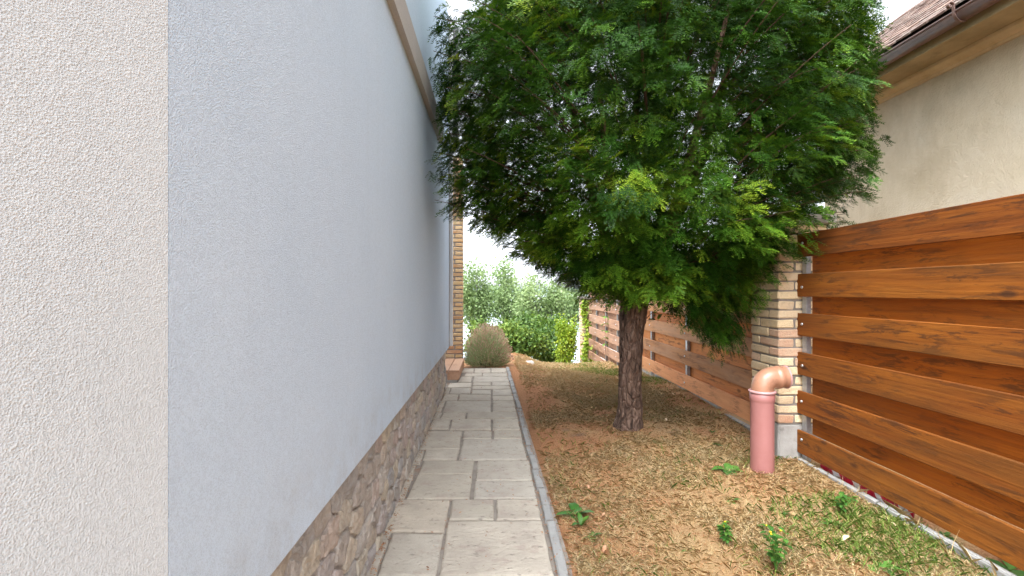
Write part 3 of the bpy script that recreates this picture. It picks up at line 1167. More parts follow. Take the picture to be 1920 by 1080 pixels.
# ------------------------------------------------------------------ fences
def board_mesh(x0, x1, y0, y1, z0, z1, mat, parent, rnd, name='board'):
    """one plank along y with a little bow and worn edges"""
    n = max(3, int((y1 - y0) / 0.22))
    b = 0.004
    prof = [(x0, z0 + b), (x0, z1 - b), (x0 + b, z1), (x1 - b, z1), (x1, z1 - b), (x1, z0 + b), (x1 - b, z0), (x0 + b, z0)]
    cx, cz = (x0 + x1) / 2, (z0 + z1) / 2
    sd = rnd.uniform(0, 90)
    bow, cup = rnd.uniform(-0.004, 0.004), rnd.uniform(-0.006, 0.006)
    vs, fs = [], []
    yc = (y0 + y1) / 2
    for i in range(n + 1):
        t = i / n
        y = y0 + (y1 - y0) * t
        dx = bow * math.sin(math.pi * t) + 0.0015 * mnoise.noise(Vector((sd, y * 1.3, 0)))
        for k, (px_, pz_) in enumerate(prof):
            e = 0.0022 * mnoise.noise(Vector((sd + k, y * 2.0, 5)))
            vs.append((px_ + dx - cx, y - yc, pz_ + cup * (t - 0.5) + e - cz))
    m = 8
    for i in range(n):
        for k in range(m):
            k2 = (k + 1) % m
            fs.append((i * m + k, (i + 1) * m + k, (i + 1) * m + k2, i * m + k2))
    fs.append(tuple(range(m))); fs.append(tuple(n * m + k for k in range(m))[::-1])
    o = link(name, mesh_of(name, vs, fs), M[mat], parent, (cx, yc, cz))
    return o


BOLT = None


def bolt(p, parent):
    global BOLT
    if BOLT is None:
        vs, fs = [], []
        for r, x in ((0.0115, 0.002), (0.0115, -0.003), (0.008, -0.007), (0.0, -0.009)):
            for k in range(10):
                a = 2 * math.pi * k / 10
                vs.append((x, r * math.cos(a), r * math.sin(a)))
        for i in range(3):
            for k in range(10):
                fs.append((i * 10 + k, i * 10 + (k + 1) % 10, (i + 1) * 10 + (k + 1) % 10, (i + 1) * 10 + k))
        BOLT = mesh_of('bolt', vs, fs, True)
        BOLT.materials.append(M['bolt_steel'])
    return link('bolt', BOLT, None, parent, p)


def zpost(y, z0, z1, parent, w=0.05):
    """folded galvanised post between the front and back boards"""
    xa, xb = FX + 0.0262, FX + 0.0735
    pr = [(xa, y - w / 2), (xa, y + w / 2), (xa + 0.004, y + w / 2), (xa + 0.004, y - w / 2 + 0.022), (xb - 0.004, y - w / 2 + 0.022), (xb - 0.004, y + w / 2), (xb, y + w / 2), (xb, y - w / 2 + 0.018), (xa + 0.004, y - w / 2 + 0.018), (xa + 0.004, y - w / 2)]
    vs = [(x, yy, z0) for x, yy in pr] + [(x, yy, z1) for x, yy in pr]
    m = len(pr)
    fs = [(k, (k + 1) % m, m + (k + 1) % m, m + k) for k in range(m)]
    fs += [tuple(range(m))[::-1], tuple(m + k for k in range(m))]
    o = pyobj('post', vs, fs, M['zinc'], parent, center=True)
    fix_normals(o)
    return o


def fence(root, spans, z_bot, fmats, bmat, posts, rnd, n=6, pitch=0.3065, hb=0.180):
    tops = z_bot + (n - 1) * pitch + hb
    for (y0, y1) in spans:
        for i in range(n):
            z0 = z_bot + pitch * i
            mt = fmats[i % len(fmats)] if isinstance(fmats, list) else fmats
            board_mesh(FX, FX + 0.025, y0 + rnd.uniform(0, .006), y1 - 0.004, z0, z0 + hb + rnd.uniform(-.003, .003), mt, root, rnd)
        for i in range(n - 1):
            z0 = z_bot + pitch * i + hb - 0.028
            board_mesh(FX + 0.076, FX + 0.100, y0 + rnd.uniform(0, .006), y1 - 0.09, z0, z0 + 0.182, bmat, root, rnd, 'back_board')
    for y in posts:
        zpost(y, z_bot - 0.12, tops - 0.03, root)
        for i in range(n):
            bolt((FX - 0.0005, y - 0.012 + rnd.uniform(-.006, .006), z_bot + pitch * i + hb * (0.5 + rnd.uniform(-.12, .12))), root)


rf = random.Random(31)
FN = empty('wooden_fence', (FX, 1.6, 0.03), 'orange brown stained plank fence in front of the cream house', 'fence', 'plank fences along the boundary')
fence(FN, [(-1.2, 3.725)], 0.128, 'wood_stained', 'wood_stained_back', [3.655, 1.85, 0.0], rf)
FM = empty('wooden_fence', (FX, 6.3, 0.1), 'faded brown plank fence behind the yew trunk and the brick pillar', 'fence', 'plank fences along the boundary')
fence(FM, [(4.105, 8.55)], 0.166, ['wood_faded_new', 'wood_faded', 'wood_faded', 'wood_faded', 'wood_faded', 'wood_faded'], 'wood_faded_back', [4.18, 5.95, 7.3, 8.45], rf)
FF = empty('wooden_fence', (FX, 10.3, -0.3), 'grey brown weathered plank fence ending at the creeper covered pillar', 'fence', 'plank fences along the boundary')
fence(FF, [(8.60, 12.09)], -0.285, 'wood_grey', 'wood_grey', [8.7, 9.33, 10.3, 11.25], rf)

# concrete edging below the near fence
EDG = empty('concrete_edging', (2.46, 2.0, 0.02), 'thin concrete edging strips in the soil below the orange fence', 'edging')
for y0, y1 in ((2.92, 3.68), (2.0, 2.90), (1.0, 1.98), (0.0, 0.98), (-1.0, -0.02)):
    vs, fs = bevbox(2.385, 2.425, y0, y1, -0.12, 0.080 + rs.uniform(-.006, .004), 0.006, 0.003, rs)
    pyobj('edging_strip', vs, fs, M['kerb'], EDG, center=True)
ED2 = empty('concrete_edging', (2.46, 6.3, 0.1), 'concrete edging half buried in litter below the faded fence', 'edging')
for y0, y1 in ((4.12, 5.1), (5.11, 6.1), (6.11, 7.1), (7.11, 8.1)):
    g = ground(2.45, (y0 + y1) / 2)
    vs, fs = bevbox(2.415, 2.475, y0, y1, g - 0.15, g + 0.022, 0.006, 0.003, rs)
    pyobj('edging_strip', vs, fs, M['kerb'], ED2, center=True)

# barrier tape lying crumpled behind the edging
def tape():
    vs, fs = [], []
    n = 40
    for i in range(n + 1):
        y = 2.70 + 0.80 * i / n
        dx = 0.006 * math.sin(i * 0.9) + 0.004 * math.sin(i * 2.1)
        dz = 0.006 * math.sin(i * 0.55)
        th = 0.0006
        vs += [(2.440 + dx * 0.6, y, 0.045), (2.452 + dx, y, 0.120 + dz), (2.452 + th + dx, y, 0.120 + dz), (2.440 + th + dx * 0.6, y, 0.045)]
    for i in range(n):
        for k in range(4):
            k2 = (k + 1) % 4
            fs.append((i * 4 + k, (i + 1) * 4 + k, (i + 1) * 4 + k2, i * 4 + k2))
    o = pyobj('barrier_tape', vs, fs, M['barrier_tape'], smooth=True)
    tag(o, 'red and white striped barrier tape under the orange fence', 'tape')


tape()

# ------------------------------------------------------------------ drain pipe
def pipe():
    g = gpix(1432, 884)
    X, Y = g.x, g.y + 0.02
    r = 0.081
    z0, z1 = ground(X, Y) - 0.15, 0.585
    root = empty('drain_pipe', (X, Y, ground(X, Y)), 'pink plastic drain pipe with a brown elbow standing in the lawn', 'pipe')

    def lathe(prof, name, mat, seg=40):
        vs, fs = [], []
        for rr, z in prof:
            for k in range(seg):
                a = 2 * math.pi * k / seg
                vs.append((X + rr * math.cos(a), Y + rr * math.sin(a), z))
        for i in range(len(prof) - 1):
            for k in range(seg):
                k2 = (k + 1) % seg
                fs.append((i * seg + k, i * seg + k2, (i + 1) * seg + k2, (i + 1) * seg + k))
        return pyobj(name, vs, fs, M[mat], root, smooth=True)
    lathe([(r, z0), (r, 0.2), (r, 0.4), (r, z1 - 0.006), (r + 0.001, z1)], 'shaft', 'pvc_pink')
    lathe([(r + 0.0012, z1 - 0.002), (r + 0.005, z1 + 0.012), (r + 0.0055, z1 + 0.058), (r + 0.002, z1 + 0.060)], 'socket', 'pvc_pink')
    lathe([(r + 0.003, z1 + 0.0585), (r + 0.011, z1 + 0.062), (r + 0.0135, z1 + 0.068), (r + 0.0125, z1 + 0.075), (r + 0.006, z1 + 0.079), (r - 0.002, z1 + 0.079)], 'socket_rim', 'rubber_white')
    # elbow: straight spigot, bend, straight socket pointing to the fence
    zc = z1 + 0.079
    R0 = 0.088
    pts, rad = [], []
    re = r - 0.003
    pts.append((X, Y, zc - 0.05)); rad.append(re)
    for i in range(13):
        a = math.radians(87.5) * i / 12
        pts.append((X + R0 * (1 - math.cos(a)), Y, zc + 0.004 + R0 * math.sin(a))); rad.append(re)
    e = Vector(pts[-1]); d = Vector((math.sin(math.radians(87.5)), 0, math.cos(math.radians(87.5))))
    prof = [(0.010, re), (0.016, re + 0.005), (0.030, re + 0.007), (0.044, re + 0.006), (0.048, re + 0.002), (0.070, re + 0.002), (0.086, re + 0.0035)]
    for s, rr in prof:
        pts.append(tuple(e + d * s)); rad.append(rr)
    vs, fs = tube(pts, rad, 36, caps=False)
    n = len(pts)
    # inner wall so that the open end has thickness
    o0 = len(vs)
    vs2, fs2 = tube([tuple(e + d * s) for s in (0.089, 0.06, 0.0, -0.05)], [re - 0.006] * 4, 36, caps=True)
    pyobj('elbow', vs, fs, M['pvc_brown'], root, smooth=True)
    vs3, fs3 = tube([tuple(e + d * s) for s in (0.084, 0.087, 0.094, 0.096, 0.094, 0.06)], [re + 0.0045, re + 0.008, re + 0.008, re + 0.002, re - 0.005, re - 0.006], 36, caps=False)
    pyobj('outlet_rim', vs3, fs3, M['rubber_white'], root, smooth=True)
    vs4, fs4 = tube([tuple(e + d * s) for s in (0.0605, 0.02, 0.0)], [re - 0.0065] * 3, 36, caps=True)
    o = pyobj('outlet_bore', vs4, fs4, M['pvc_brown'], root, smooth=False)


pipe()

# ------------------------------------------------------------------ neighbour's house
NEI = empty('cream_house', (4.6, 1.0, 0.0), 'old cream plastered house with tiled roof beyond the fence', 'house')


def neighbour():
    yE, yB = 6.0, -4.0
    zE = 3.55
    # wall with gable end
    vs = [(4.25, yB, -0.4), (4.25, yE, -0.4), (4.25, yE, zE), (4.25, yB, zE), (12.5, yB, -0.4), (12.5, yE, -0.4), (12.5, yE, zE), (12.5, yB, zE), (8.4, yE, 6.95), (8.4, yB, 6.95)]
    fs = [(0, 3, 2, 1), (4, 5, 6, 7), (1, 2, 8, 6, 5), (0, 4, 7, 9, 3), (2, 3, 9, 8), (6, 8, 9, 7)]
    o = pyobj('wall', vs, fs, M['old_plaster'], NEI)
    fix_normals(o)
    box('soffit', 3.90, 4.25, yB, yE + 0.1, zE, zE + 0.05, M['soffit'], NEI)
    pr = [(4.249, zE - 0.095), (4.235, zE - 0.092), (4.225, zE - 0.075), (4.225, zE - 0.070), (4.19, zE - 0.055), (4.165, zE - 0.028), (4.16, zE - 0.002), (4.249, zE - 0.002)]
    vs, fs = [], []
    for y in (yB, yE + 0.05):
        vs += [(x, y, z) for x, z in pr]
    m = len(pr)
    fs = [(k, (k + 1) % m, m + (k + 1) % m, m + k) for k in range(m)] + [tuple(range(m)), tuple(m + k for k in range(m))[::-1]]
    o = pyobj('moulding', vs, fs, M['moulding'], NEI)
    fix_normals(o)
    box('fascia', 3.872, 3.898, yB, yE + 0.1, zE - 0.012, zE + 0.16, M['soffit'], NEI)
    # half round gutter with rolled front bead
    cx, cz, rg = 3.800, zE + 0.105, 0.070
    pr = []
    for i in range(15):
        a = math.radians(182 + 176 * i / 14)
        pr.append((cx + rg * math.cos(a), cz + rg * math.sin(a)))
    inner = [(cx + (rg - 0.004) * math.cos(math.radians(358 - 176 * i / 14)), cz + (rg - 0.004) * math.sin(math.radians(358 - 176 * i / 14))) for i in range(15)]
    pr = pr + inner
    m = len(pr)
    vs = [(x, yB, z) for x, z in pr] + [(x, yE + 0.16, z) for x, z in pr]
    fs = [(k, (k + 1) % m, m + (k + 1) % m, m + k) for k in range(m)]
    fs += [(k, k + 1, m - 2 - k, m - 1 - k) for k in range(14)] + [(m + k + 1, m + k, 2 * m - 1 - k, 2 * m - 2 - k) for k in range(14)]
    g = pyobj('gutter', vs, fs, M['gutter'], NEI)
    g.data.polygons.foreach_set('use_smooth', [True] * len(g.data.polygons))
    fix_normals(g)
    v2, f2 = tube([(cx - rg, yB, cz + 0.004), (cx - rg, yE + 0.16, cz + 0.004)], [0.009, 0.009], 10)
    pyobj('bead', v2, f2, M['gutter'], g, smooth=True)
    # wrought brackets: strap round the gutter ending in a curl
    for y in (4.66, 3.745, 2.83, 1.9, 1.0):
        pts = []
        for i in range(14):
            a = math.radians(290 - 115 * i / 13)
            pts.append((cx + (rg + 0.006) * math.cos(a), y, cz + (rg + 0.006) * math.sin(a)))
        x0, z0 = pts[-1][0], pts[-1][2]
        pts.append((x0 - 0.003, y, z0 + 0.03))
        c = (x0 - 0.028, z0 + 0.05)
        for i in range(16):
            a = math.radians(0 + 26 * i)
            rr = 0.026 * (1 - i / 24)
            pts.append((c[0] + rr * math.cos(a), y + 0.001 * i, c[1] + rr * math.sin(a)))
        # flat strap, 24 mm wide
        vs, fs = [], []
        for i, p in enumerate(pts):
            q0, q1 = pts[max(0, i - 1)], pts[min(len(pts) - 1, i + 1)]
            tx, tz = q1[0] - q0[0], q1[2] - q0[2]
            l_ = math.hypot(tx, tz) or 1
            nx, nz = -tz / l_ * 0.0025, tx / l_ * 0.0025
            for s, yy in ((1, -0.012), (1, 0.012), (-1, 0.012), (-1, -0.012)):
                vs.append((p[0] + nx * s, p[1] + yy, p[2] + nz * s))
        for i in range(len(pts) - 1):
            for k in range(4):
                fs.append((i * 4 + k, i * 4 + (k + 1) % 4, i * 4 + 4 + (k + 1) % 4, i * 4 + 4 + k))
        fs += [(0, 1, 2, 3), tuple(len(vs) - 4 + k for k in range(4))]
        o = pyobj('bracket', vs, fs, M['bracket'], g)
        fix_normals(o)
    # roof deck and plain tiles
    sl = 0.815
    roof = pyobj('roof', [(3.86, yB, 3.745), (3.86, yE + 0.17, 3.745), (8.4, yE + 0.17, 3.745 + 4.54 * sl), (8.4, yB, 3.745 + 4.54 * sl), (12.9, yE + 0.17, 3.745), (12.9, yB, 3.745),
                          (3.88, yB, 3.70), (3.88, yE + 0.15, 3.70), (8.4, yE + 0.15, 3.70 + 4.5 * sl), (8.4, yB, 3.70 + 4.5 * sl), (12.9, yE + 0.15, 3.70), (12.9, yB, 3.70)],
                 [(0, 1, 2, 3), (3, 2, 4, 5), (6, 9, 8, 7), (9, 11, 10, 8), (0, 6, 7, 1), (1, 7, 8, 2), (2, 8, 10, 4)], M['roof_tile'], NEI)
    ang = math.atan(sl)
    tw, tl, exp_ = 0.172, 0.36, 0.150
    tv = []
    tms = []
    for s in range(6):
        rt = random.Random(s)
        out = [(-tw / 2, tl), (tw / 2, tl)]
        bot = [(tw / 2 - 0.002, 0.045)] + [(tw / 2 * math.cos(math.radians(a)) * 0.985, 0.045 - 0.045 * math.sin(math.radians(a)) * (1 + rt.uniform(-.2, .1))) for a in (30, 60, 90, 120, 150)] + [(-tw / 2 + 0.002, 0.045)]
        o2 = [(x + rt.uniform(-.002, .002), y) for x, y in out + bot]
        m = len(o2)
        th = 0.017
        vs = [(x, y, 0.0) for x, y in o2] + [(x, y, th + rt.uniform(-.002, .002)) for x, y in o2]
        fs = [tuple(range(m)), tuple(m + k for k in range(m))[::-1]] + [(k, m + k, m + (k + 1) % m, (k + 1) % m) for k in range(m)]
        me = mesh_of('tile', vs, fs); me.materials.append(M['roof_tile']); tms.append(me)
    rt = random.Random(77)
    count = 0
    for row in range(13):
        y = yE + 0.10 - (0.086 if row % 2 else 0.0)
        while y > 2.6 and count < 298:
            s = row * exp_ - 0.05
            x = 3.85 + s * math.cos(ang); z = 3.752 + s * math.sin(ang)
            o = link('tile', tms[rt.randrange(6)], None, roof, (x, y - tw * 0, z + 0.026 + rt.uniform(0, .006)))
            # local y runs up the slope, x along the eave
            mr = Matrix(((0, math.cos(ang - 0.055), -math.sin(ang - 0.055)), (-1, 0, 0), (0, math.sin(ang - 0.055), math.cos(ang - 0.055))))
            o.rotation_euler = (mr @ Matrix.Rotation(rt.uniform(-.02, .02), 3, 'Z') @ Matrix.Rotation(rt.uniform(-.02, .02), 3, 'X')).to_euler()
            y -= tw + 0.003
            count += 1


neighbour()

# ------------------------------------------------------------------ foliage tools
def frames(D, Nn):
    """rotation matrices with x along D, z near Nn"""
    D = D / np.linalg.norm(D, axis=1, keepdims=True)
    Y = np.cross(Nn, D)
    Y /= np.linalg.norm(Y, axis=1, keepdims=True) + 1e-9
    Z = np.cross(D, Y)
    return np.stack([D, Y, Z], axis=2)           # columns


def scatter(templates, P, Rm, S, rg, tint, spread=0.1):
    """place templates (list of (V, tint_add)) at P; returns V, tint"""
    out, tt = [], []
    pick = rg.integers(0, len(templates), len(P))
    for i, (tv, ta) in enumerate(templates):
        sel = np.where(pick == i)[0]
        if not len(sel):
            continue
        v = np.einsum('nij,kj->nki', Rm[sel], tv) * S[sel][:, None, None] + P[sel][:, None, :]
        out.append(v.reshape(-1, 3))
        t = tint[sel][:, None] + ta[None, :]
        tt.append(t.reshape(-1))
    return np.concatenate(out), np.clip(np.concatenate(tt), 0, 1)


def yew_spray(rg):
    """short flat spray of yew: leading shoot, side shoots, two ranks of needles; triangles"""
    tri, tint = [], []

    def shoot(o, ang, Ls, nn, droop, tipt):
        d = np.array([math.cos(ang), math.sin(ang), 0.0])
        for i in range(nn):
            t = (i + 0.6) / nn
            p = o + d * Ls * t + np.array([0, 0, -droop * t * t])
            for s in (-1, 1):
                a = ang + s * math.radians(rg.uniform(40, 66) * (1.0 - 0.4 * t))
                nl = 0.21 * rg.uniform(0.75, 1.1) * (1 - 0.3 * t)
                nd = np.array([math.cos(a), math.sin(a), rg.uniform(-0.05, 0.45)])
                w = np.array([-nd[1], nd[0], 0]) * 0.030
                tri.extend([p - w, p + w, p + nd * nl])
                k = tipt * (0.2 + 0.8 * t) + rg.uniform(-.08, .08)
                tint.extend([k, k, k + 0.05])
    shoot(np.zeros(3), 0.0, 1.0, 9, 0.18, 0.30)
    for j, t in enumerate((0.05, 0.22, 0.40, 0.58)):
        s = 1 if j % 2 else -1
        o = np.array([t, 0, -0.18 * t * t])
        shoot(o, s * math.radians(rg.uniform(34, 58)), (0.66 - 0.5 * t) * rg.uniform(0.8, 1.15), 5 - j // 2, 0.10, 0.26)
    return np.array(tri), np.array(tint)


def bez(a, b, c, t):
    return a * ((1 - t) ** 2) + b * (2 * t * (1 - t)) + c * (t * t)


# ------------------------------------------------------------------ yew tree
def yew():
    rg = np.random.default_rng(42)
    base = gpix(1183, 806)
    bx, by = base.x, base.y + 0.11
    bz = ground(bx, by)
    root = empty('yew_tree', (bx, by, bz), 'dense dark green yew tree with a single trunk standing in the dry lawn', 'tree')
    # trunk
    sc = by / F
    def wp(u, v):
        p = at_y(u, v, by); return (p.x, p.y, p.z)
    ctr = [(bx, by, bz - 0.25), (bx, by, bz), wp(1182, 770), wp(1181, 720), wp(1182, 670), wp(1184, 620), wp(1187, 580), wp(1192, 545), wp(1200, 505)]
    rad = [0.140, 0.135, 0.114, 0.107, 0.105, 0.109, 0.118, 0.138, 0.130]
    P, Rr = [], []
    n = 96
    for i in range(n):
        t = i / (n - 1) * (len(ctr) - 1)
        k = min(int(t), len(ctr) - 2); f = t - k
        P.append(Vector(ctr[k]).lerp(Vector(ctr[k + 1]), f)); Rr.append(rad[k] * (1 - f) + rad[k + 1] * f)
    seg = 72
    vs, fs = [], []
    for i, p in enumerate(P):
        for k in range(seg):
            th = 2 * math.pi * k / seg
            c, s = math.cos(th), math.sin(th)
            fl = 0.09 * mnoise.noise(Vector((c * 1.5, s * 1.5, p.z * 0.7 + 3)))
            rid = 0.10 * mnoise.fractal(Vector((c * 3.6, s * 3.6, p.z * 2.3)), 0.9, 2.1, 4)
            pl = mnoise.noise(Vector((c * 6.0, s * 6.0, p.z * 5.5 + 7)))
            rid += 0.06 * (1 if pl > 0.12 else 0) * min(1.0, (pl - 0.12) * 9)
            toe = 0.10 * max(0, 1 - (p.z - bz) / 0.16) * (0.6 + 0.8 * mnoise.noise(Vector((c * 2.2, s * 2.2, 9)))) if p.z < bz + 0.16 else 0
            r = Rr[i] * (1 + fl + rid + toe)
            vs.append((p.x + r * c, p.y + r * s, p.z + 0.01 * rid))
    for i in range(n - 1):
        for k in range(seg):
            k2 = (k + 1) % seg
            fs.append((i * seg + k, i * seg + k2, (i + 1) * seg + k2, (i + 1) * seg + k))
    pyobj('trunk', vs, fs, M['yew_bark'], root, smooth=True)

    # crown envelope about its own axis
    cx, cy = 1.50, by + 0.05
    zk = np.array([1.25, 1.50, 1.80, 2.3, 3.0, 3.7, 4.2, 4.6, 4.95])
    rk = np.array([0.55, 1.05, 1.65, 1.98, 2.12, 2.12, 1.80, 1.30, 0.40])

    def env(z, th):
        r = np.interp(z, zk, rk)
        lump = 0.16 * mnoise.noise(Vector((math.cos(th) * 1.6, math.sin(th) * 1.6, z * 0.8))) + 0.12 * mnoise.noise(Vector((math.cos(th) * 4, math.sin(th) * 4, z * 2.1 + 5)))
        r = r * (1 + lump)
        # lower on the fence side, higher towards the path
        return r, 0.86 if math.sin(th) > 0 else 0.80
    limbs = []
    top = Vector(ctr[-2])
    for k in range(8):
        th = 2 * math.pi * (k + 0.3) / 8
        zt = 2.4 + (k % 4) * 0.6
        r, sy = env(zt, th)
        e = Vector((cx + r * 0.55 * math.cos(th), cy + r * 0.55 * sy * math.sin(th), zt))
        m_ = top.lerp(e, 0.45) + Vector((0, 0, -0.25)) + Vector((math.cos(th), math.sin(th), 0)) * 0.15
        limbs.append((top - Vector((0, 0, 0.10)) + Vector((math.cos(th), math.sin(th), 0)) * 0.05, m_, e))
    limbs.append((top - Vector((0, 0, 0.12)), Vector((cx - 0.2, cy, 2.6)), Vector((cx, cy + 0.1, 4.5))))
    for a, m_, e in limbs:
        pts = [bez(a, m_, e, i / 12) + Vector((mnoise.noise(Vector((i * 0.6, a.x * 9, e.z))), mnoise.noise(Vector((i * 0.6, 7, e.x))), 0)) * 0.035 for i in range(13)]
        v, f = tube(pts, [0.060 * (1 - i / 14.5) + 0.005 for i in range(13)], 10, 0.25, e.z)
        pyobj('limb', v, f, M['yew_bark'], root, smooth=True)

    P, D, N, S, T = [], [], [], [], []
    bv = []
    boughs = []
    NB = 470
    ga = math.pi * (3 - math.sqrt(5))
    for i in range(NB):
        u = (i + 0.5) / NB
        z = 1.42 + 3.45 * (u ** 0.95)
        th = i * ga + rg.uniform(-0.25, 0.25)
        r, sy = env(z, th)
        q = rg.uniform(0.80, 1.04) if rg.random() < 0.86 else rg.uniform(0.5, 0.8)
        tip = Vector((cx + r * q * math.cos(th), cy + r * q * sy * math.sin(th), z))
        boughs.append((tip, th, q))
    # branches that hang or reach out as in the photograph: pixel, depth
    for (u, v, Y) in ((1380, 600, 4.1), (1365, 580, 4.15), (1345, 605, 4.2), (1400, 555, 4.0), (1320, 575, 4.2), (1392, 618, 4.15), (1372, 628, 4.15), (1335, 585, 4.1), (1375, 612, 4.25), (1350, 590, 4.3), (1330, 560, 4.2), (1390, 570, 4.1), (1300, 545, 4.1), (1415, 520, 3.9), (1480, 440, 3.6), (1440, 470, 3.7), (1570, 335, 3.75), (1595, 340, 3.9), (1510, 375, 3.5), (1625, 330, 4.1), (1640, 265, 4.2), (1550, 325, 3.6), (1480, 400, 3.45), (1450, 420, 3.4), (1430, 500, 3.8), (1400, 540, 4.0), (1360, 560, 4.1), (1600, 60, 4.2), (1630, 120, 4.4), (1600, 200, 4.0), (1620, 240, 4.4), (1570, 150, 3.9), (1560, 250, 3.9), (1590, 300, 4.0), (1640, 25, 4.3), (1550, 60, 3.9), (1640, 180, 4.5), (1530, 310, 3.7), (1600, 340, 4.4), (1500, 200, 3.6),
                      (830, 200, 4.0), (850, 240, 4.1), (845, 300, 4.1), (870, 300, 4.2), (862, 180, 4.2), (885, 385, 4.3), (850, 20, 4.0), (880, 110, 4.1), (835, 250, 3.95), (865, 400, 4.2), (1565, 350, 4.0), (1545, 345, 3.8), (1585, 310, 4.2),
                      (855, 330, 4.1), (860, 365, 4.1), (850, 405, 4.15), (876, 412, 4.2), (840, 350, 4.0), (866, 345, 4.2), (845, 385, 4.05), (862, 280, 4.1), (815, 375, 4.0), (850, 395, 4.1), (812, 285, 3.95), (840, 330, 4.2), (800, 95, 3.9), (830, 140, 4.1), (860, 60, 4.0), (815, 30, 3.9), (900, 430, 4.3), (950, 465, 4.2), (1000, 500, 4.3), (1050, 515, 4.2), (1100, 528, 4.2), (960, 420, 4.0), (1040, 470, 3.9), (870, 350, 4.1), (1150, 520, 3.9), (1230, 520, 3.9), (1130, 500, 3.7), (1250, 500, 3.6)):
        t = at_y(u, v, Y)
        boughs.append((t, math.atan2(t.y - cy, t.x - cx), 1.0))
    for tip, th, q in boughs:
        z = tip.z
        hr = math.hypot(tip.x - cx, tip.y - cy)
        s0 = Vector((cx + 0.22 * hr * math.cos(th), cy + 0.22 * hr * math.sin(th), max(1.45, z - 0.30 * hr - rg.uniform(0.0, 0.35))))
        mid = s0.lerp(tip, 0.55) + Vector((0, 0, 0.16 * hr * rg.uniform(0.6, 1.3)))
        if tip.x < -0.50:
            tip.x = -0.50 + rg.uniform(0, .06)
        if tip.x > 0.815 * tip.y and tip.z > 1.6:
            tip.x = 0.815 * tip.y - rg.uniform(0, .12)
        pts = [bez(s0, mid, tip, 0.4 + 0.6 * k / 8) for k in range(9)]
        bv.append(tube(pts, [0.006 * (1 - k / 9) + 0.0015 for k in range(9)], 5, caps=False))
        bt = rg.uniform(-0.32, 0.50)
        out = Vector((math.cos(th), math.sin(th), 0))
        ns = 48
        fan = rg.uniform(0.8, 1.35)
        up = Vector((rg.uniform(-.3, .3), rg.uniform(-.3, .3), 1)) * 0.9 + out * rg.uniform(0.25, 0.7)
        droop = rg.uniform(-0.75, -0.05)
        for j in range(ns if tip.y < cy + 0.9 else 20):
            if j < 38:                            # tuft round the tip, layered like shingles
                t = 1 - 0.34 * rg.random() ** 1.2
            else:
                t = rg.uniform(0.25, 0.7)
            p = bez(s0, mid, tip, t)
            tg = (bez(s0, mid, tip, min(1, t + .05)) - bez(s0, mid, tip, t - .05)).normalized()
            side = Vector((-tg.y, tg.x, 0))
            if side.length < 1e-3:
                side = Vector((1, 0, 0))
            side.normalize()
            sgn = rg.uniform(-1, 1)
            w = (1.06 - t) * 1.9
            p = p + side * sgn * 0.25 * fan * min(1, w + 0.25) + Vector((rg.uniform(-.05, .05), rg.uniform(-.05, .05), rg.uniform(-.17, .05) - 0.06 * abs(sgn)))
            d = tg * rg.uniform(0.35, 0.9) + side * (sgn * 0.8 + rg.uniform(-.35, .35)) + Vector((0, 0, droop + rg.uniform(-0.35, 0.2)))
            d.normalize()
            nrm = up + out * rg.uniform(0, 0.6) + Vector((rg.uniform(-.4, .4), rg.uniform(-.4, .4), 0))
            if p.x + d.x * 0.14 < WX + 0.03:
                d.x = abs(d.x) * 0.2
                p.x = max(p.x, WX + 0.06)
            if p.x < 0.95 and p.z < 1.42 + (0.957 - p.x) * 0.507:   # underside rises towards the path
                continue
            if p.x > 2.36 and p.z < 2.22 and p.y < 4.35:     # clear of the pillar's cap
                continue
            P.append(p); D.append(d); N.append(nrm)
            S.append(rg.uniform(0.085, 0.16))
            T.append(bt + rg.uniform(-0.08, 0.10) + (0.2 if rg.random() < 0.05 else 0))
    # shoots filling the crown's body in uneven clumps
    k = 0
    while k < 17200:
        z = rg.uniform(1.55, 4.7); th = rg.uniform(0, 2 * math.pi)
        r, sy = env(z, th)
        q = 0.30 + 0.60 * rg.random() ** 0.6 if k > 4200 else 0.45 * rg.random()
        p = Vector((cx + r * q * math.cos(th), cy + r * q * sy * math.sin(th), z))
        if p.x < WX + 0.08 or mnoise.noise(p * 2.6) < -0.30 or p.x > 0.81 * p.y or (p.x < 0.95 and p.z < 1.46 + (0.957 - p.x) * 0.507) or (p.y > cy + 1.0 and rg.random() < 0.6):
            continue
        k += 1
        out = Vector((math.cos(th), math.sin(th), 0))
        d = out * rg.uniform(0.1, 0.8) + Vector((rg.uniform(-.7, .7), rg.uniform(-.7, .7), rg.uniform(-1.0, 0.3)))
        d.normalize()
        if p.x < 0:
            d.x = abs(d.x)
        P.append(p); D.append(d)
        N.append(Vector((0, 0, 1)) * rg.uniform(0.2, 1.0) + out * rg.uniform(0.3, 1.0) + Vector((rg.uniform(-.5, .5), rg.uniform(-.5, .5), 0)))
        S.append(rg.uniform(0.10, 0.18)); T.append(rg.uniform(-0.12, 0.10) + 0.4 * mnoise.noise(p * 1.7))
    tm = []
    for k in range(7):
        tm.append(yew_spray(rg))
    P, D, N, S, T = (np.array(x, float) for x in (P, D, N, S, T))
    V, tt = scatter(tm, P, frames(D, N), S, rg, T + 0.12)
    V[:, 0] = np.maximum(V[:, 0], WX + 0.012)
    o = np_mesh('crown', V, 3, M['yew_needle'], root, {'tint': tt})
    kind(o, 'stuff')
    v, f = merge(bv)
    o = pyobj('twigs', v, f, M['twig_bark'], root, smooth=True)
    kind(o, 'stuff')
    return bx, by


TX, TY = yew()


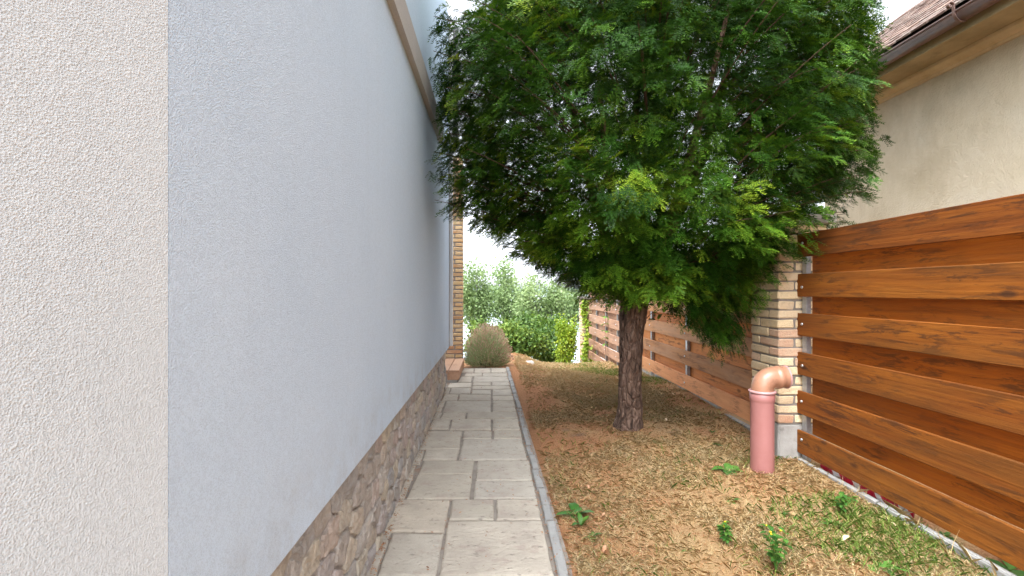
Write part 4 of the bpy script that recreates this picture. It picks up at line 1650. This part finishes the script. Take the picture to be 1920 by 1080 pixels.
# ------------------------------------------------------------------ broad leaves
def leaf_tpl(wd=0.42, fold=0.12, curl=0.18, rg=None):
    """pointed blade as two triangles pairs, folded along the midrib; triangles"""
    a = np.array([0, 0, 0.0]); b = np.array([1, 0, -curl])
    m = np.array([0.45, 0, 0.04])
    l1 = np.array([0.25, wd * 0.42, fold * 0.7]); l2 = np.array([0.62, wd * 0.45, fold * 0.6 - curl * 0.4])
    r1 = l1 * (1, -1, 1); r2 = l2 * (1, -1, 1)
    t = []
    for l_1, l_2, s in ((l1, l2, 1), (r1, r2, -1)):
        for q in ((a, m, l_1), (l_1, m, l_2), (l_2, m, b)):
            t.extend(q if s < 0 else q[::-1])
    return np.array(t), np.zeros(len(t))


def kite(wd=0.5):
    t = np.array([(0, 0, 0), (0.5, wd / 2, 0.05), (1, 0, -0.08), (0.5, -wd / 2, 0.05)])
    return t, np.zeros(4)


def rdir(n, rg):
    v = rg.normal(size=(n, 3))
    return v / np.linalg.norm(v, axis=1, keepdims=True)


def leafy(name, base, crown_c, rad, n_leaf, size, mat, label, cat, rg, group=None, trunk_r=0.06, clusters=26, bark='grey_bark', tint0=0.45, part='crown', forks=6):
    """tree or shrub: stem, forked limbs to leaf clusters spread through the crown"""
    root = empty(name, base, label, cat, group)
    base = Vector(base); cc = Vector(crown_c)
    cl = []
    for k in range(clusters):
        d = rdir(1, rg)[0] * rg.uniform(0.45, 1.0)
        c = cc + Vector((d[0] * rad[0], d[1] * rad[1], d[2] * rad[2]))
        cl.append(c)
    parts = []
    fork = base.lerp(cc, 0.50)
    parts.append(tube([base + Vector((0, 0, -0.2)), base.lerp(fork, 0.5) + Vector((0.03, 0, 0)), fork, fork.lerp(cc, 0.8), cc + Vector((0.02, 0, rad[2] * 0.8))], [trunk_r, trunk_r * 0.8, trunk_r * 0.66, trunk_r * 0.4, trunk_r * 0.12], 7))
    for k, c in enumerate(cl):
        a = fork.lerp(cc, rg.uniform(-0.3, 0.9))
        m_ = a.lerp(c, 0.5) + Vector((0, 0, -0.08 * rad[2]))
        parts.append(tube([bez(a, m_, c, i / 5) for i in range(6)], [trunk_r * 0.34 * (1 - i / 6.5) for i in range(6)], 5, caps=False))
    v, f = merge(parts)
    pyobj('trunk' if cat == 'tree' else 'stems', v, f, M[bark], root, smooth=True)
    idx = rg.integers(0, clusters, n_leaf)
    C = np.array([tuple(c) for c in cl])[idx]
    sp = np.array(rad) * 0.34
    P = C + rg.normal(size=(n_leaf, 3)) * sp * 0.62
    D = rdir(n_leaf, rg) + np.array([0, 0, -0.35])
    N = rdir(n_leaf, rg) * 0.8 + np.array([0, 0, 0.8])
    S = rg.uniform(0.7, 1.3, n_leaf) * size
    ct = rg.uniform(-0.2, 0.25, clusters)[idx]
    V, tt = scatter([leaf_tpl(0.5), leaf_tpl(0.62, 0.05, 0.3)] if size > 0.3 else [kite(0.55), kite(0.7)], P, frames(D, N), S, rg, tint0 + ct + rg.uniform(-.2, .2, n_leaf))
    o = np_mesh(part, V, 4, M[mat], root, {'tint': tt})
    kind(o, 'stuff')
    return root


def background():
    rg = np.random.default_rng(5)
    G = 'grey green trees on the slope above the lake'

    def spot(u, Y):
        p = at_y(u, 545, Y); return (p.x, Y, ground(p.x, Y))
    specs = [  # u, depth, v of crown centre, radius px x, radius px z, leaves, label
        (892, 17.0, 562, 34, 62, 6500, 'slim grey green tree behind the brick column above the lake'),
        (948, 21.0, 570, 34, 66, 6000, 'pale loose tree between the slim tree and the forked tree'),
        (1012, 16.0, 570, 52, 56, 6500, 'grey green tree with a pale forked trunk above the lake'),
        (1068, 24.0, 572, 30, 40, 3000, 'small thin tree nearest the overgrown pillar on the lake slope'),
        (835, 20.0, 560, 40, 70, 4000, 'tall tree mostly hidden by the brick column'),
    ]
    for u, Y, v, ru, rv, nl, lab in specs:
        b = spot(u, Y); c = at_y(u, v, Y)
        leafy('lakeside_tree', b, c, (ru * Y / F, ru * Y / F, rv * Y / F), nl, 0.105 * Y / 18, 'poplar_leaf', lab, 'tree', rg, G, 0.085, 34, tint0=0.5)
    for u, Y, v, ru, rv, nl, mat, lab, t0 in [
        (985, 12.6, 640, 40, 40, 5200, 'shrub_leaf', 'dark green shrub growing below the lawn edge', 0.42),
        (1030, 13.6, 655, 34, 40, 4200, 'shrub_leaf', 'dense green shrub between the dark shrub and the yellow green bush', 0.35),
        (958, 13.8, 640, 30, 30, 3600, 'shrub_leaf', 'yellow green shrub close behind the lavender', 0.72),
        (1010, 15.0, 620, 60, 26, 4500, 'shrub_leaf', 'wide olive green shrub below the forked tree', 0.5),
        (905, 13.0, 640, 36, 36, 3200, 'shrub_leaf', 'leafy green shrub hidden behind the lavender', 0.55)]:
        b = spot(u, Y); c = at_y(u, v, Y)
        leafy('shrub', b, c, (ru * Y / F, ru * Y / F, rv * Y / F), nl, 0.085, mat, lab, 'shrub', rg, 'shrubs on the slope below the lawn', 0.02, 30, tint0=t0)
    b = spot(1064, 11.3); c = at_y(1061, 650, 11.3)
    leafy('bright_bush', b, c, (19 * 11.3 / F, 0.28, 52 * 11.3 / F), 4200, 0.058, 'lime_leaf', 'bright yellow green bush beside the overgrown pillar', 'bush', rg, None, 0.014, 30, tint0=0.5)
    # a wooded slope further down closes the view below the trees
    n = 20000
    X = rg.uniform(-26, 40, n); Y = rg.uniform(24, 60, n)
    Z = ground_np(X, Y) + rg.random(n) ** 0.7 * 2.6
    P = np.stack([X, Y, Z], 1)
    V, tt = scatter([kite(0.6)], P, frames(rdir(n, rg), rdir(n, rg) + np.array([0, 0, .8])), rg.uniform(0.25, 0.5, n), rg, rg.uniform(0.1, 0.7, n))
    o = np_mesh('undergrowth', V, 4, M['shrub_leaf'], None, {'tint': tt})
    kind(o, 'stuff')
    tag(o, 'green undergrowth covering the slope down to the lake', 'undergrowth')


background()


def lavender():
    rg = np.random.default_rng(9)
    c = gpix(912, 686)
    X, Y = -0.11, 8.12
    z = ground(X, Y)
    root = empty('lavender_bush', (X, Y, z), 'round lavender bush with faded brown flower spikes at the end of the path', 'bush')
    n = 5200
    th = rg.uniform(0, 2 * math.pi, n); ph = np.arccos(rg.uniform(0.0, 1.0, n))
    d = np.stack([np.sin(ph) * np.cos(th), np.sin(ph) * np.sin(th), np.cos(ph)], 1)
    rx, rz = 0.40, 0.63
    # leafy lower body
    P = np.array([X, Y, z + 0.03]) + d * rg.uniform(0.45, 0.86, n)[:, None] * np.array([rx, rx, rz])
    D = d + rg.normal(size=(n, 3)) * 0.35 + np.array([0, 0, 0.35])
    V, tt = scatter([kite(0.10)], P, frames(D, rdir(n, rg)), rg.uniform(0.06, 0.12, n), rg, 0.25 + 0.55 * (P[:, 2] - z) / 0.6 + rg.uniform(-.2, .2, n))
    kind(np_mesh('foliage', V, 4, M['lavender_green'], root, {'tint': tt}), 'stuff')
    # stems with spikes
    n = 2600
    th = rg.uniform(0, 2 * math.pi, n); ph = np.arccos(rg.uniform(0.10, 1.0, n))
    d = np.stack([np.sin(ph) * np.cos(th), np.sin(ph) * np.sin(th), np.cos(ph)], 1)
    L = rg.uniform(0.80, 1.10, n)[:, None]
    tip = np.array([X, Y, z + 0.02]) + d * L * np.array([rx, rx, rz])
    D = d + np.array([0, 0, 0.45]) + rg.normal(size=(n, 3)) * 0.12
    D /= np.linalg.norm(D, axis=1, keepdims=True)
    st = tip - D * 0.2
    V, tt = scatter([kite(0.02)], st, frames(D, rdir(n, rg)), np.full(n, 0.22), rg, rg.uniform(0.4, 1.0, n))
    kind(np_mesh('stems', V, 4, M['lavender_green'], root, {'tint': tt}), 'stuff')
    sp = np.concatenate([kite(0.22)[0], kite(0.22)[0][:, [0, 2, 1]]])
    keep = rg.random(n) < np.clip(0.25 + 1.1 * d[:, 2] + 0.4 * d[:, 0], 0, 1)
    V, tt = scatter([(sp, np.zeros(8))], tip[keep], frames(D[keep], rdir(int(keep.sum()), rg)), rg.uniform(0.035, 0.06, int(keep.sum())), rg, rg.uniform(0.0, 1.0, int(keep.sum())))
    kind(np_mesh('flower_spikes', V, 4, M['lavender_spike'], root, {'tint': tt}), 'stuff')
    # dry woody base
    parts = []
    for k in range(60):
        a = rg.uniform(0, 2 * math.pi)
        e = Vector((X + rx * 0.85 * math.cos(a), Y + rx * 0.85 * math.sin(a), z + rg.uniform(0.02, 0.22)))
        parts.append(tube([(X, Y, z), Vector((X, Y, z)).lerp(e, 0.5) + Vector((0, 0, 0.03)), e], [0.006, 0.004, 0.002], 4))
    v, f = merge(parts)
    pyobj('woody_base', v, f, M['twig_bark'], root)


lavender()


def creeper():
    rg = np.random.default_rng(12)
    x0, y0 = PIL, 12.1
    root = empty('creeper', (x0 + 0.1, y0 - 0.05, -0.5), 'yellow green creeper climbing the pillar at the fence end', 'creeper')
    n = 420
    u = rg.random(n)
    zz = -0.45 + 1.62 * u
    P = np.stack([x0 + 0.10 + 0.05 * np.sin(zz * 5) + rg.normal(size=n) * 0.05, y0 - 0.03 - rg.random(n) * 0.06, zz], 1)
    P[:, 0] = np.maximum(P[:, 0], x0 + 0.0)
    sel = rg.random(n) < 0.22
    P[sel, 0] += rg.uniform(0.1, 0.3, sel.sum()); P[sel, 2] = -0.5 + rg.random(sel.sum()) * 0.6; P[sel, 1] -= 0.3 + rg.random(sel.sum()) * 0.3
    D = rdir(n, rg) + np.array([0, -0.3, -0.5]); N = rdir(n, rg) * 0.6 + np.array([-0.3, -1, 0.5])
    V, tt = scatter([kite(0.8)], P, frames(D, N), rg.uniform(0.06, 0.11, n), rg, rg.uniform(0.1, 0.8, n))
    kind(np_mesh('leaves', V, 4, M['lime_leaf'], root, {'tint': tt}), 'stuff')
    pts = [(x0 + 0.10 + 0.05 * math.sin((-0.5 + 1.6 * k / 12) * 5), y0 - 0.02, -0.55 + 1.65 * k / 12) for k in range(13)]
    v, f = tube(pts, [0.008 - 0.0004 * k for k in range(13)], 5)
    pyobj('stem', v, f, M['twig_bark'], root, smooth=True)


creeper()


def plant_leaf(L_, wd, mat, parent, base, az, el, curl, rg, name='leaf', seg=6, wavy=0.0):
    """one real leaf blade with a folded midrib"""
    vs, fs, tt = [], [], []
    d = Vector((math.cos(az) * math.cos(el), math.sin(az) * math.cos(el), math.sin(el)))
    side = Vector((-math.sin(az), math.cos(az), 0))
    p = Vector(base)
    dirv = d.copy()
    t0 = rg.uniform(0.15, 0.75)
    for i in range(seg + 1):
        t = i / seg
        w = wd * (math.sin(math.pi * min(1, t * 0.93 + 0.07)) ** 0.75) * (1 if t < 1 else 0) * (0.25 if t == 0 else 1)
        up = side.cross(dirv) * -1
        wv = wavy * math.sin(t * 17 + t0 * 9) * wd
        vs += [p + side * w + Vector((0, 0, 0.25 * w + wv)), p, p - side * w + Vector((0, 0, 0.25 * w - wv))]
        tt += [t0, t0 + 0.18, t0]
        dirv = (dirv + Vector((0, 0, -curl / seg))).normalized()
        p = p + dirv * (L_ / seg)
    for i in range(seg):
        a = i * 3
        fs += [(a, a + 1, a + 4, a + 3), (a + 1, a + 2, a + 5, a + 4)]
    me = mesh_of(name, vs, fs, True)
    a_ = me.attributes.new('tint', 'FLOAT', 'POINT')
    a_.data.foreach_set('value', np.clip(np.array(tt, dtype=np.float32), 0, 1))
    return link(name, me, M[mat], parent)


def weeds():
    rg = np.random.default_rng(77)
    GR = 'weeds in the dry lawn'

    def rosette(u, v, n, L_, wd, label, name='broadleaf_weed', el=(0.25, 0.9), mat='weed_leaf', wavy=0.04):
        g = gpix(u, v)
        root = empty(name, g, label, 'weed', GR)
        for k in range(n):
            az = 2 * math.pi * (k + rg.uniform(-.3, .3)) / n + 0.4
            plant_leaf(L_ * rg.uniform(0.65, 1.1), wd * rg.uniform(0.8, 1.15), mat, root, g + Vector((0, 0, -0.004)), az, rg.uniform(*el), rg.uniform(0.6, 1.4), rg, wavy=wavy)
        return root

    rosette(1082, 966, 8, 0.15, 0.030, 'dark green dock plant with long leaves beside the path kerb')
    rosette(1366, 884, 7, 0.125, 0.032, 'broad leaved green plant in the lawn beside the pink pipe')
    rosette(1110, 1005, 9, 0.07, 0.010, 'small thin leaved weed below the dock plant')
    rosette(1090, 985, 4, 0.09, 0.016, 'pale sprouting leaves at the foot of the dock plant', el=(0.6, 1.2))
    rosette(1655, 1066, 9, 0.11, 0.016, 'toothed dandelion rosette in green grass close to the fence', el=(0.2, 0.7), wavy=0.25)
    rosette(1290, 1032, 10, 0.06, 0.009, 'low dark rosette in straw between two yellow flowered weeds')
    rosette(1372, 938, 6, 0.07, 0.014, 'little dark leaved weed in front of the pink pipe')
    rosette(1590, 935, 8, 0.08, 0.013, 'small green rosette beside the striped tape')
    rosette(1480, 965, 8, 0.09, 0.016, 'shiny dark weed behind the tall yellow flowered weed')
    rosette(1560, 985, 8, 0.08, 0.014, 'spreading green weed in the grass before the striped tape')
    rosette(1345, 835, 5, 0.06, 0.014, 'tiny bright sprout in brown litter behind the pink pipe', el=(0.6, 1.1))
    rosette(1232, 830, 6, 0.06, 0.010, 'tiny green weed beside the yew trunk')
    rosette(1335, 812, 6, 0.07, 0.010, 'thin leaved sprout in litter in front of the faded fence', el=(0.6, 1.2))
    rosette(1893, 1066, 3, 0.24, 0.055, 'single big dark green leaf clump under the orange fence', el=(0.1, 0.5), wavy=0.0)
    rosette(1770, 1010, 9, 0.08, 0.012, 'leafy weed against the concrete edging under the orange fence', el=(0.5, 1.1))

    def tall(u, v, hgt, n, label, flowers):
        g = gpix(u, v)
        root = empty('flowering_weed', g, label, 'weed', GR)
        for s in range(n):
            az = rg.uniform(0, 6.28)
            lean = rg.uniform(0.05, 0.35)
            e = g + Vector((math.cos(az) * lean * hgt, math.sin(az) * lean * hgt, hgt * rg.uniform(0.7, 1.0)))
            m_ = g.lerp(e, 0.5) + Vector((0, 0, 0.05 * hgt))
            pts = [bez(g, m_, e, i / 6) for i in range(7)]
            vv, ff = tube(pts, [0.0026 - 0.0003 * i for i in range(7)], 5)
            o = pyobj('stem', vv, ff, M['weed_leaf'], root)
            a_ = o.data.attributes.new('tint', 'FLOAT', 'POINT'); a_.data.foreach_set('value', np.full(len(vv), 0.6, dtype=np.float32))
            for i in range(2, 7):
                for q in range(2):
                    plant_leaf(rg.uniform(0.025, 0.05), rg.uniform(0.008, 0.014), 'weed_leaf', root, pts[i], rg.uniform(0, 6.28), rg.uniform(0.0, 0.7), 0.7, rg, seg=4, wavy=0.15)
            for f_ in range(flowers):
                c = e + Vector((rg.uniform(-.02, .02), rg.uniform(-.02, .02), rg.uniform(-.015, .015)))
                vs, fs = [], []
                for k in range(8):
                    a = 2 * math.pi * k / 8
                    vs.append(c + Vector((0.006 * math.cos(a), 0.006 * math.sin(a), 0.003)))
                vs += [c + Vector((0, 0, -0.006)), c + Vector((0, 0, 0.007))]
                for k in range(8):
                    fs += [(k, (k + 1) % 8, 9), ((k + 1) % 8, k, 8)]
                pyobj('flower', vs, fs, M['flower_yellow'], root)

    tall(1455, 1072, 0.24, 6, 'tall weed with small yellow flowers in the green grass', 1)
    tall(1362, 1022, 0.12, 5, 'low bushy weed with one yellow flower head in straw', 1)
    tall(1575, 962, 0.12, 4, 'slender sprouting weed next to the striped tape', 0)


weeds()


def sapling():
    rg = np.random.default_rng(3)
    b = Vector((TX + 0.08, TY + 0.28, 0))
    b.z = ground(b.x, b.y)
    tip = at_y(1232, 580, TY + 0.12)
    root = empty('laurel_sapling', b, 'young glossy leaved shoot poking out from behind the yew trunk', 'sapling')
    pts = [bez(b, Vector((TX + 0.03, TY + 0.3, 1.0)), tip, i / 10) for i in range(11)]
    v, f = tube(pts, [0.006 - 0.0003 * i for i in range(11)], 6)
    pyobj('stem', v, f, M['twig_bark'], root, smooth=True)
    for (u, v_) in ((1222, 572), (1236, 566), (1238, 592), (1228, 600), (1246, 580)):
        c = at_y(u, v_, TY + 0.10)
        for k in range(5):
            plant_leaf(rg.uniform(0.07, 0.115), rg.uniform(0.016, 0.022), 'laurel_leaf', root, c, rg.uniform(2.2, 4.95), rg.uniform(-0.4, 0.8), 0.7, rg)
    # second tuft growing through the far fence
    g2 = Vector((2.36, 9.9, ground(2.36, 9.9)))
    r2 = empty('fence_weed', g2, 'leafy green weed growing up through the grey brown fence', 'weed')
    p2 = [bez(g2, g2 + Vector((-0.05, 0, 0.3)), g2 + Vector((-0.02, 0.05, 0.95)), i / 8) for i in range(9)]
    v, f = tube(p2, [0.006 - 0.0004 * i for i in range(9)], 5)
    pyobj('stem', v, f, M['twig_bark'], r2, smooth=True)
    for i in range(4, 9):
        for k in range(5):
            plant_leaf(rg.uniform(0.08, 0.13), rg.uniform(0.02, 0.03), 'laurel_leaf', r2, p2[i], rg.uniform(0, 6.28), rg.uniform(-0.4, 0.6), 0.8, rg)


sapling()


def fallen():
    rg = np.random.default_rng(6)
    GRP = 'dead leaves fallen on the lawn'
    spots = [(1592, 1012, 0.075, 'pale_leaf', 'pale curled dead leaf in the green grass before the fence'), (1462, 937, 0.055, 'dead_leaf', 'orange dead leaf in the grass right of the pink pipe'),
             (1135, 1030, 0.06, 'dead_leaf', 'reddish dead leaf beside the path kerb near the dock plant'), (1205, 1038, 0.055, 'dead_leaf', 'brown dead leaf in the straw between kerb and yellow flowered weed'),
             (1705, 982, 0.05, 'dead_leaf', 'brown dead leaf against the concrete edging'), (1247, 788, 0.06, 'pale_leaf', 'pale scrap of leaf in the litter right of the yew trunk'),
             (1258, 740, 0.07, 'pale_leaf', 'pale dead leaf lying near the faded fence'), (1070, 705, 0.09, 'dead_leaf', 'dark red dead leaf on the far lawn'), (1102, 915, 0.05, 'dead_leaf', 'orange dead leaf on straw between the dock plant and the trunk'),
             (1668, 985, 0.05, 'pale_leaf', 'light brown dead leaf in grass before the striped tape'), (1135, 968, 0.045, 'dead_leaf', 'small orange dead leaf right of the dock plant')]
    for u, v, L_, mat, lab in spots:
        g = gpix(u, v)
        L_ *= 0.75
        r = plant_leaf(L_, L_ * 0.24, mat, None, g + Vector((0, 0, 0.022)), rg.uniform(0, 6.28), rg.uniform(-0.1, 0.35), 0.9, rg, 'dead_leaf')
        tag(r, lab, 'leaf', GRP)
    g = gpix(993, 681)
    vs, fs = bevbox(-0.075, 0.075, -0.05, 0.05, -0.03, 0.045, 0.02, 0.008, R)
    o = pyobj('stone', [Vector(v) + g for v in vs], fs, M['pebble'], center=True)
    tag(o, 'small pale flat stone on the far lawn beside the lavender', 'stone')


fallen()


# ------------------------------------------------------------------ lawn cover
GRIDS = {}


def fld(x, y, s, o, oct_=3):
    """fractal noise sampled on a 4 cm grid over the lawn, read back bilinearly"""
    k = (s, o, oct_)
    if k not in GRIDS:
        gx = np.arange(0.0, 2.65, 0.04); gy = np.arange(1.7, 10.6, 0.04)
        GRIDS[k] = np.array([[mnoise.fractal(Vector((a * s, b * s, o)), 1.0, 2.0, oct_) for b in gy] for a in gx])
    G = GRIDS[k]
    fx = np.clip((np.asarray(x) - 0.0) / 0.04, 0, G.shape[0] - 1.001); fy = np.clip((np.asarray(y) - 1.7) / 0.04, 0, G.shape[1] - 1.001)
    i = fx.astype(int); j = fy.astype(int); a = fx - i; b = fy - j
    return G[i, j] * (1 - a) * (1 - b) + G[i + 1, j] * a * (1 - b) + G[i, j + 1] * (1 - a) * b + G[i + 1, j + 1] * a * b


def blades(n, pos, hgt, wid, lean, rg, tint, name, mat, label, cat):
    """bent tapering blades, two triangles each side of the bend (a quad and a tip)"""
    x, y = pos
    z = ground_np(x, y)
    zb = 0.014 * fld(x, y, 2.4, 0, 4)
    B = np.stack([x, y, z + zb - 0.003], 1)
    az = rg.uniform(0, 2 * np.pi, n)
    d = np.stack([np.cos(az), np.sin(az), np.zeros(n)], 1)
    s = np.stack([-np.sin(az + rg.normal(size=n) * .5), np.cos(az), np.zeros(n)], 1)
    h = hgt * rg.uniform(0.5, 1.25, n); le = lean * rg.uniform(0.5, 1.4, n)
    m_ = B + d * (h * le * 0.45)[:, None] + np.array([0, 0, 1]) * (h * np.cos(le * 0.75))[:, None] * 0.55
    e = m_ + d * (h * np.sin(np.minimum(le * 1.25, 1.75)) * 0.62)[:, None] + np.array([0, 0, 1]) * (h * np.cos(np.minimum(le * 1.25, 1.75)))[:, None] * 0.5
    w = (wid * rg.uniform(0.7, 1.3, n))[:, None]
    V = np.stack([B - s * w, B + s * w, m_ + s * w * 0.8, e, m_ - s * w * 0.8], 1).reshape(-1, 3)
    # face of five corners per blade
    tt = np.repeat(np.clip(tint, 0, 1), 5)
    o = np_mesh(name, V, 5, M[mat], None, {'tint': tt})
    kind(o, 'stuff')
    tag(o, label, cat)
    return o


def lawn_cover():
    rg = np.random.default_rng(101)


    def pts(n, power=1.0):
        # denser near the camera, like the picture needs
        y = 1.9 + (10.2 - 1.9) * rg.random(n) ** power
        x = 0.40 + (2.44 - 0.40) * rg.random(n)
        keep = (x > np.interp(y, [2, 7.5, 8.2], [0.43, 0.29, 0.10])) & ~((np.hypot(x - TX, y - TY) < 0.13))
        keep &= ~((x > PIL) & (y > 3.7) & (y < 4.1))
        return x[keep], y[keep]
    # dry straw
    x, y = pts(210000, 1.55)
    f = fld(x, y, 1.5, 0.0)
    kl = np.clip(1 - np.abs(x - 0.55) / 0.38, 0, 1) * 0.32 + np.clip(1 - np.hypot(x - TX, y - TY) / 1.0, 0, 1) * 0.38 + np.clip((x - 1.8) / 0.6, 0, 1) * np.clip((y - 3.9), 0, 1) * 0.35
    gm = np.clip((x - 1.15) / 0.9, 0, 1) * np.clip((4.0 - y) / 0.7, 0, 1) * np.clip(fld(x, y, 1.1, 4.0) * 1.8 + 0.55, 0, 1)
    keep = rg.random(len(x)) < np.clip(0.72 + f * 1.1 - kl * 1.5, 0.04, 1) * (1 - 0.6 * gm)
    x, y, f = x[keep], y[keep], f[keep]
    far = np.clip((y - 5) / 4, 0, 1)
    blades(len(x), (x, y), 0.046, 0.0009 + 0.0010 * far, 1.35, rg, np.maximum(0.68 + 0.25 * f + 0.1 * far + rg.uniform(-.33, .33, len(x)), 0.30), 'dry_grass', 'dry_grass', 'dry straw coloured grass covering most of the lawn', 'grass')
    # greener patches near the fence and far right
    x, y = pts(120000, 1.7)
    f = fld(x, y, 1.1, 4.0)
    near = np.clip((x - 1.15) / 0.9, 0, 1) * np.clip((4.0 - y) / 0.7, 0, 1)
    farp = np.clip((x - 1.2) / 0.6, 0, 1) * np.clip((y - 6.2) / 1.2, 0, 1) * 0.8
    keep = rg.random(len(x)) < np.clip(0.005 + 0.85 * np.clip(f * 1.8 + 0.40, 0, 1) * (near * 0.85 + farp) + 0.03 * (f > 0.3), 0, 1)
    x, y, f = x[keep], y[keep], f[keep]
    blades(len(x), (x, y), 0.058, 0.0012, 0.85, rg, 0.5 + 0.5 * f + rg.uniform(-.3, .35, len(x)), 'green_grass', 'green_grass', 'green grass patches in the lawn near the fences', 'grass')
    # yew needles and crumbs on the soil
    x, y = pts(90000, 1.6)
    f = fld(x, y, 1.5, 0.0)
    dl = np.clip(1 - np.abs(x - 0.55) / 0.45, 0, 1) + np.clip(1.2 - np.hypot(x - TX, y - TY) / 1.4, 0, 1) + np.clip((x - 1.7) / 0.5, 0, 1) * np.clip((y - 3.7), 0, 1)
    keep = rg.random(len(x)) < np.clip(0.06 + dl * 0.8 - f * 0.5, 0.03, 1)
    x, y = x[keep], y[keep]
    n = len(x)
    zb = 0.014 * fld(x, y, 2.4, 0, 4)
    P = np.stack([x, y, ground_np(x, y) + zb + 0.004 + rg.random(n) * 0.006], 1)
    D = rdir(n, rg) * np.array([1, 1, 0.28])
    V, tt = scatter([kite(0.12), kite(0.2)], P, frames(D, np.tile([0, 0, 1.0], (n, 1)) + rg.normal(size=(n, 3)) * .2), rg.uniform(0.010, 0.022, n), rg, rg.uniform(0, 1, n))
    o = np_mesh('needle_litter', V, 4, M['needle_litter'], None, {'tint': tt})
    kind(o, 'stuff'); tag(o, 'reddish brown needle litter along the kerb and below the yew', 'litter')
    # litter caught in the path joints and along its edges
    n = 2600
    y = 2.0 + 5.6 * rg.random(n) ** 1.3
    edge = rg.random(n)
    xe = np.interp(y, [2.4, 7.6], [0.352, 0.215])
    x = np.where(edge < 0.72, xe + rg.normal(size=n) * 0.022, np.where(edge < 0.93, PX + 0.02 + np.abs(rg.normal(size=n)) * 0.016, -0.45 + 0.75 * rg.random(n)))
    x = np.maximum(x, PX + 0.012)
    P = np.stack([x, y, 0.035 * (y - 2.4) + np.where(edge < 0.93, 0.001, 0.003) + rg.random(n) * 0.004], 1)
    V, tt = scatter([kite(0.2), kite(0.4)], P, frames(rdir(n, rg) * np.array([1, 1, .15]), np.tile([0, 0, 1.0], (n, 1))), rg.uniform(0.010, 0.024, n), rg, rg.uniform(0, 1, n))
    o = np_mesh('path_litter', V, 4, M['needle_litter'], None, {'tint': tt})
    kind(o, 'stuff'); tag(o, 'brown crumbs of litter on the paving edges', 'litter')
    # a few long dead stalks by the near fence
    n = 90
    x = 2.30 + 0.14 * rg.random(n); y = 1.9 + 1.3 * rg.random(n)
    blades(n, (x, y), 0.15, 0.0010, 0.9, rg, rg.uniform(.4, 1, n), 'dead_stalks', 'dry_grass', 'long bent dead stalks along the foot of the orange fence', 'stalks')


lawn_cover()
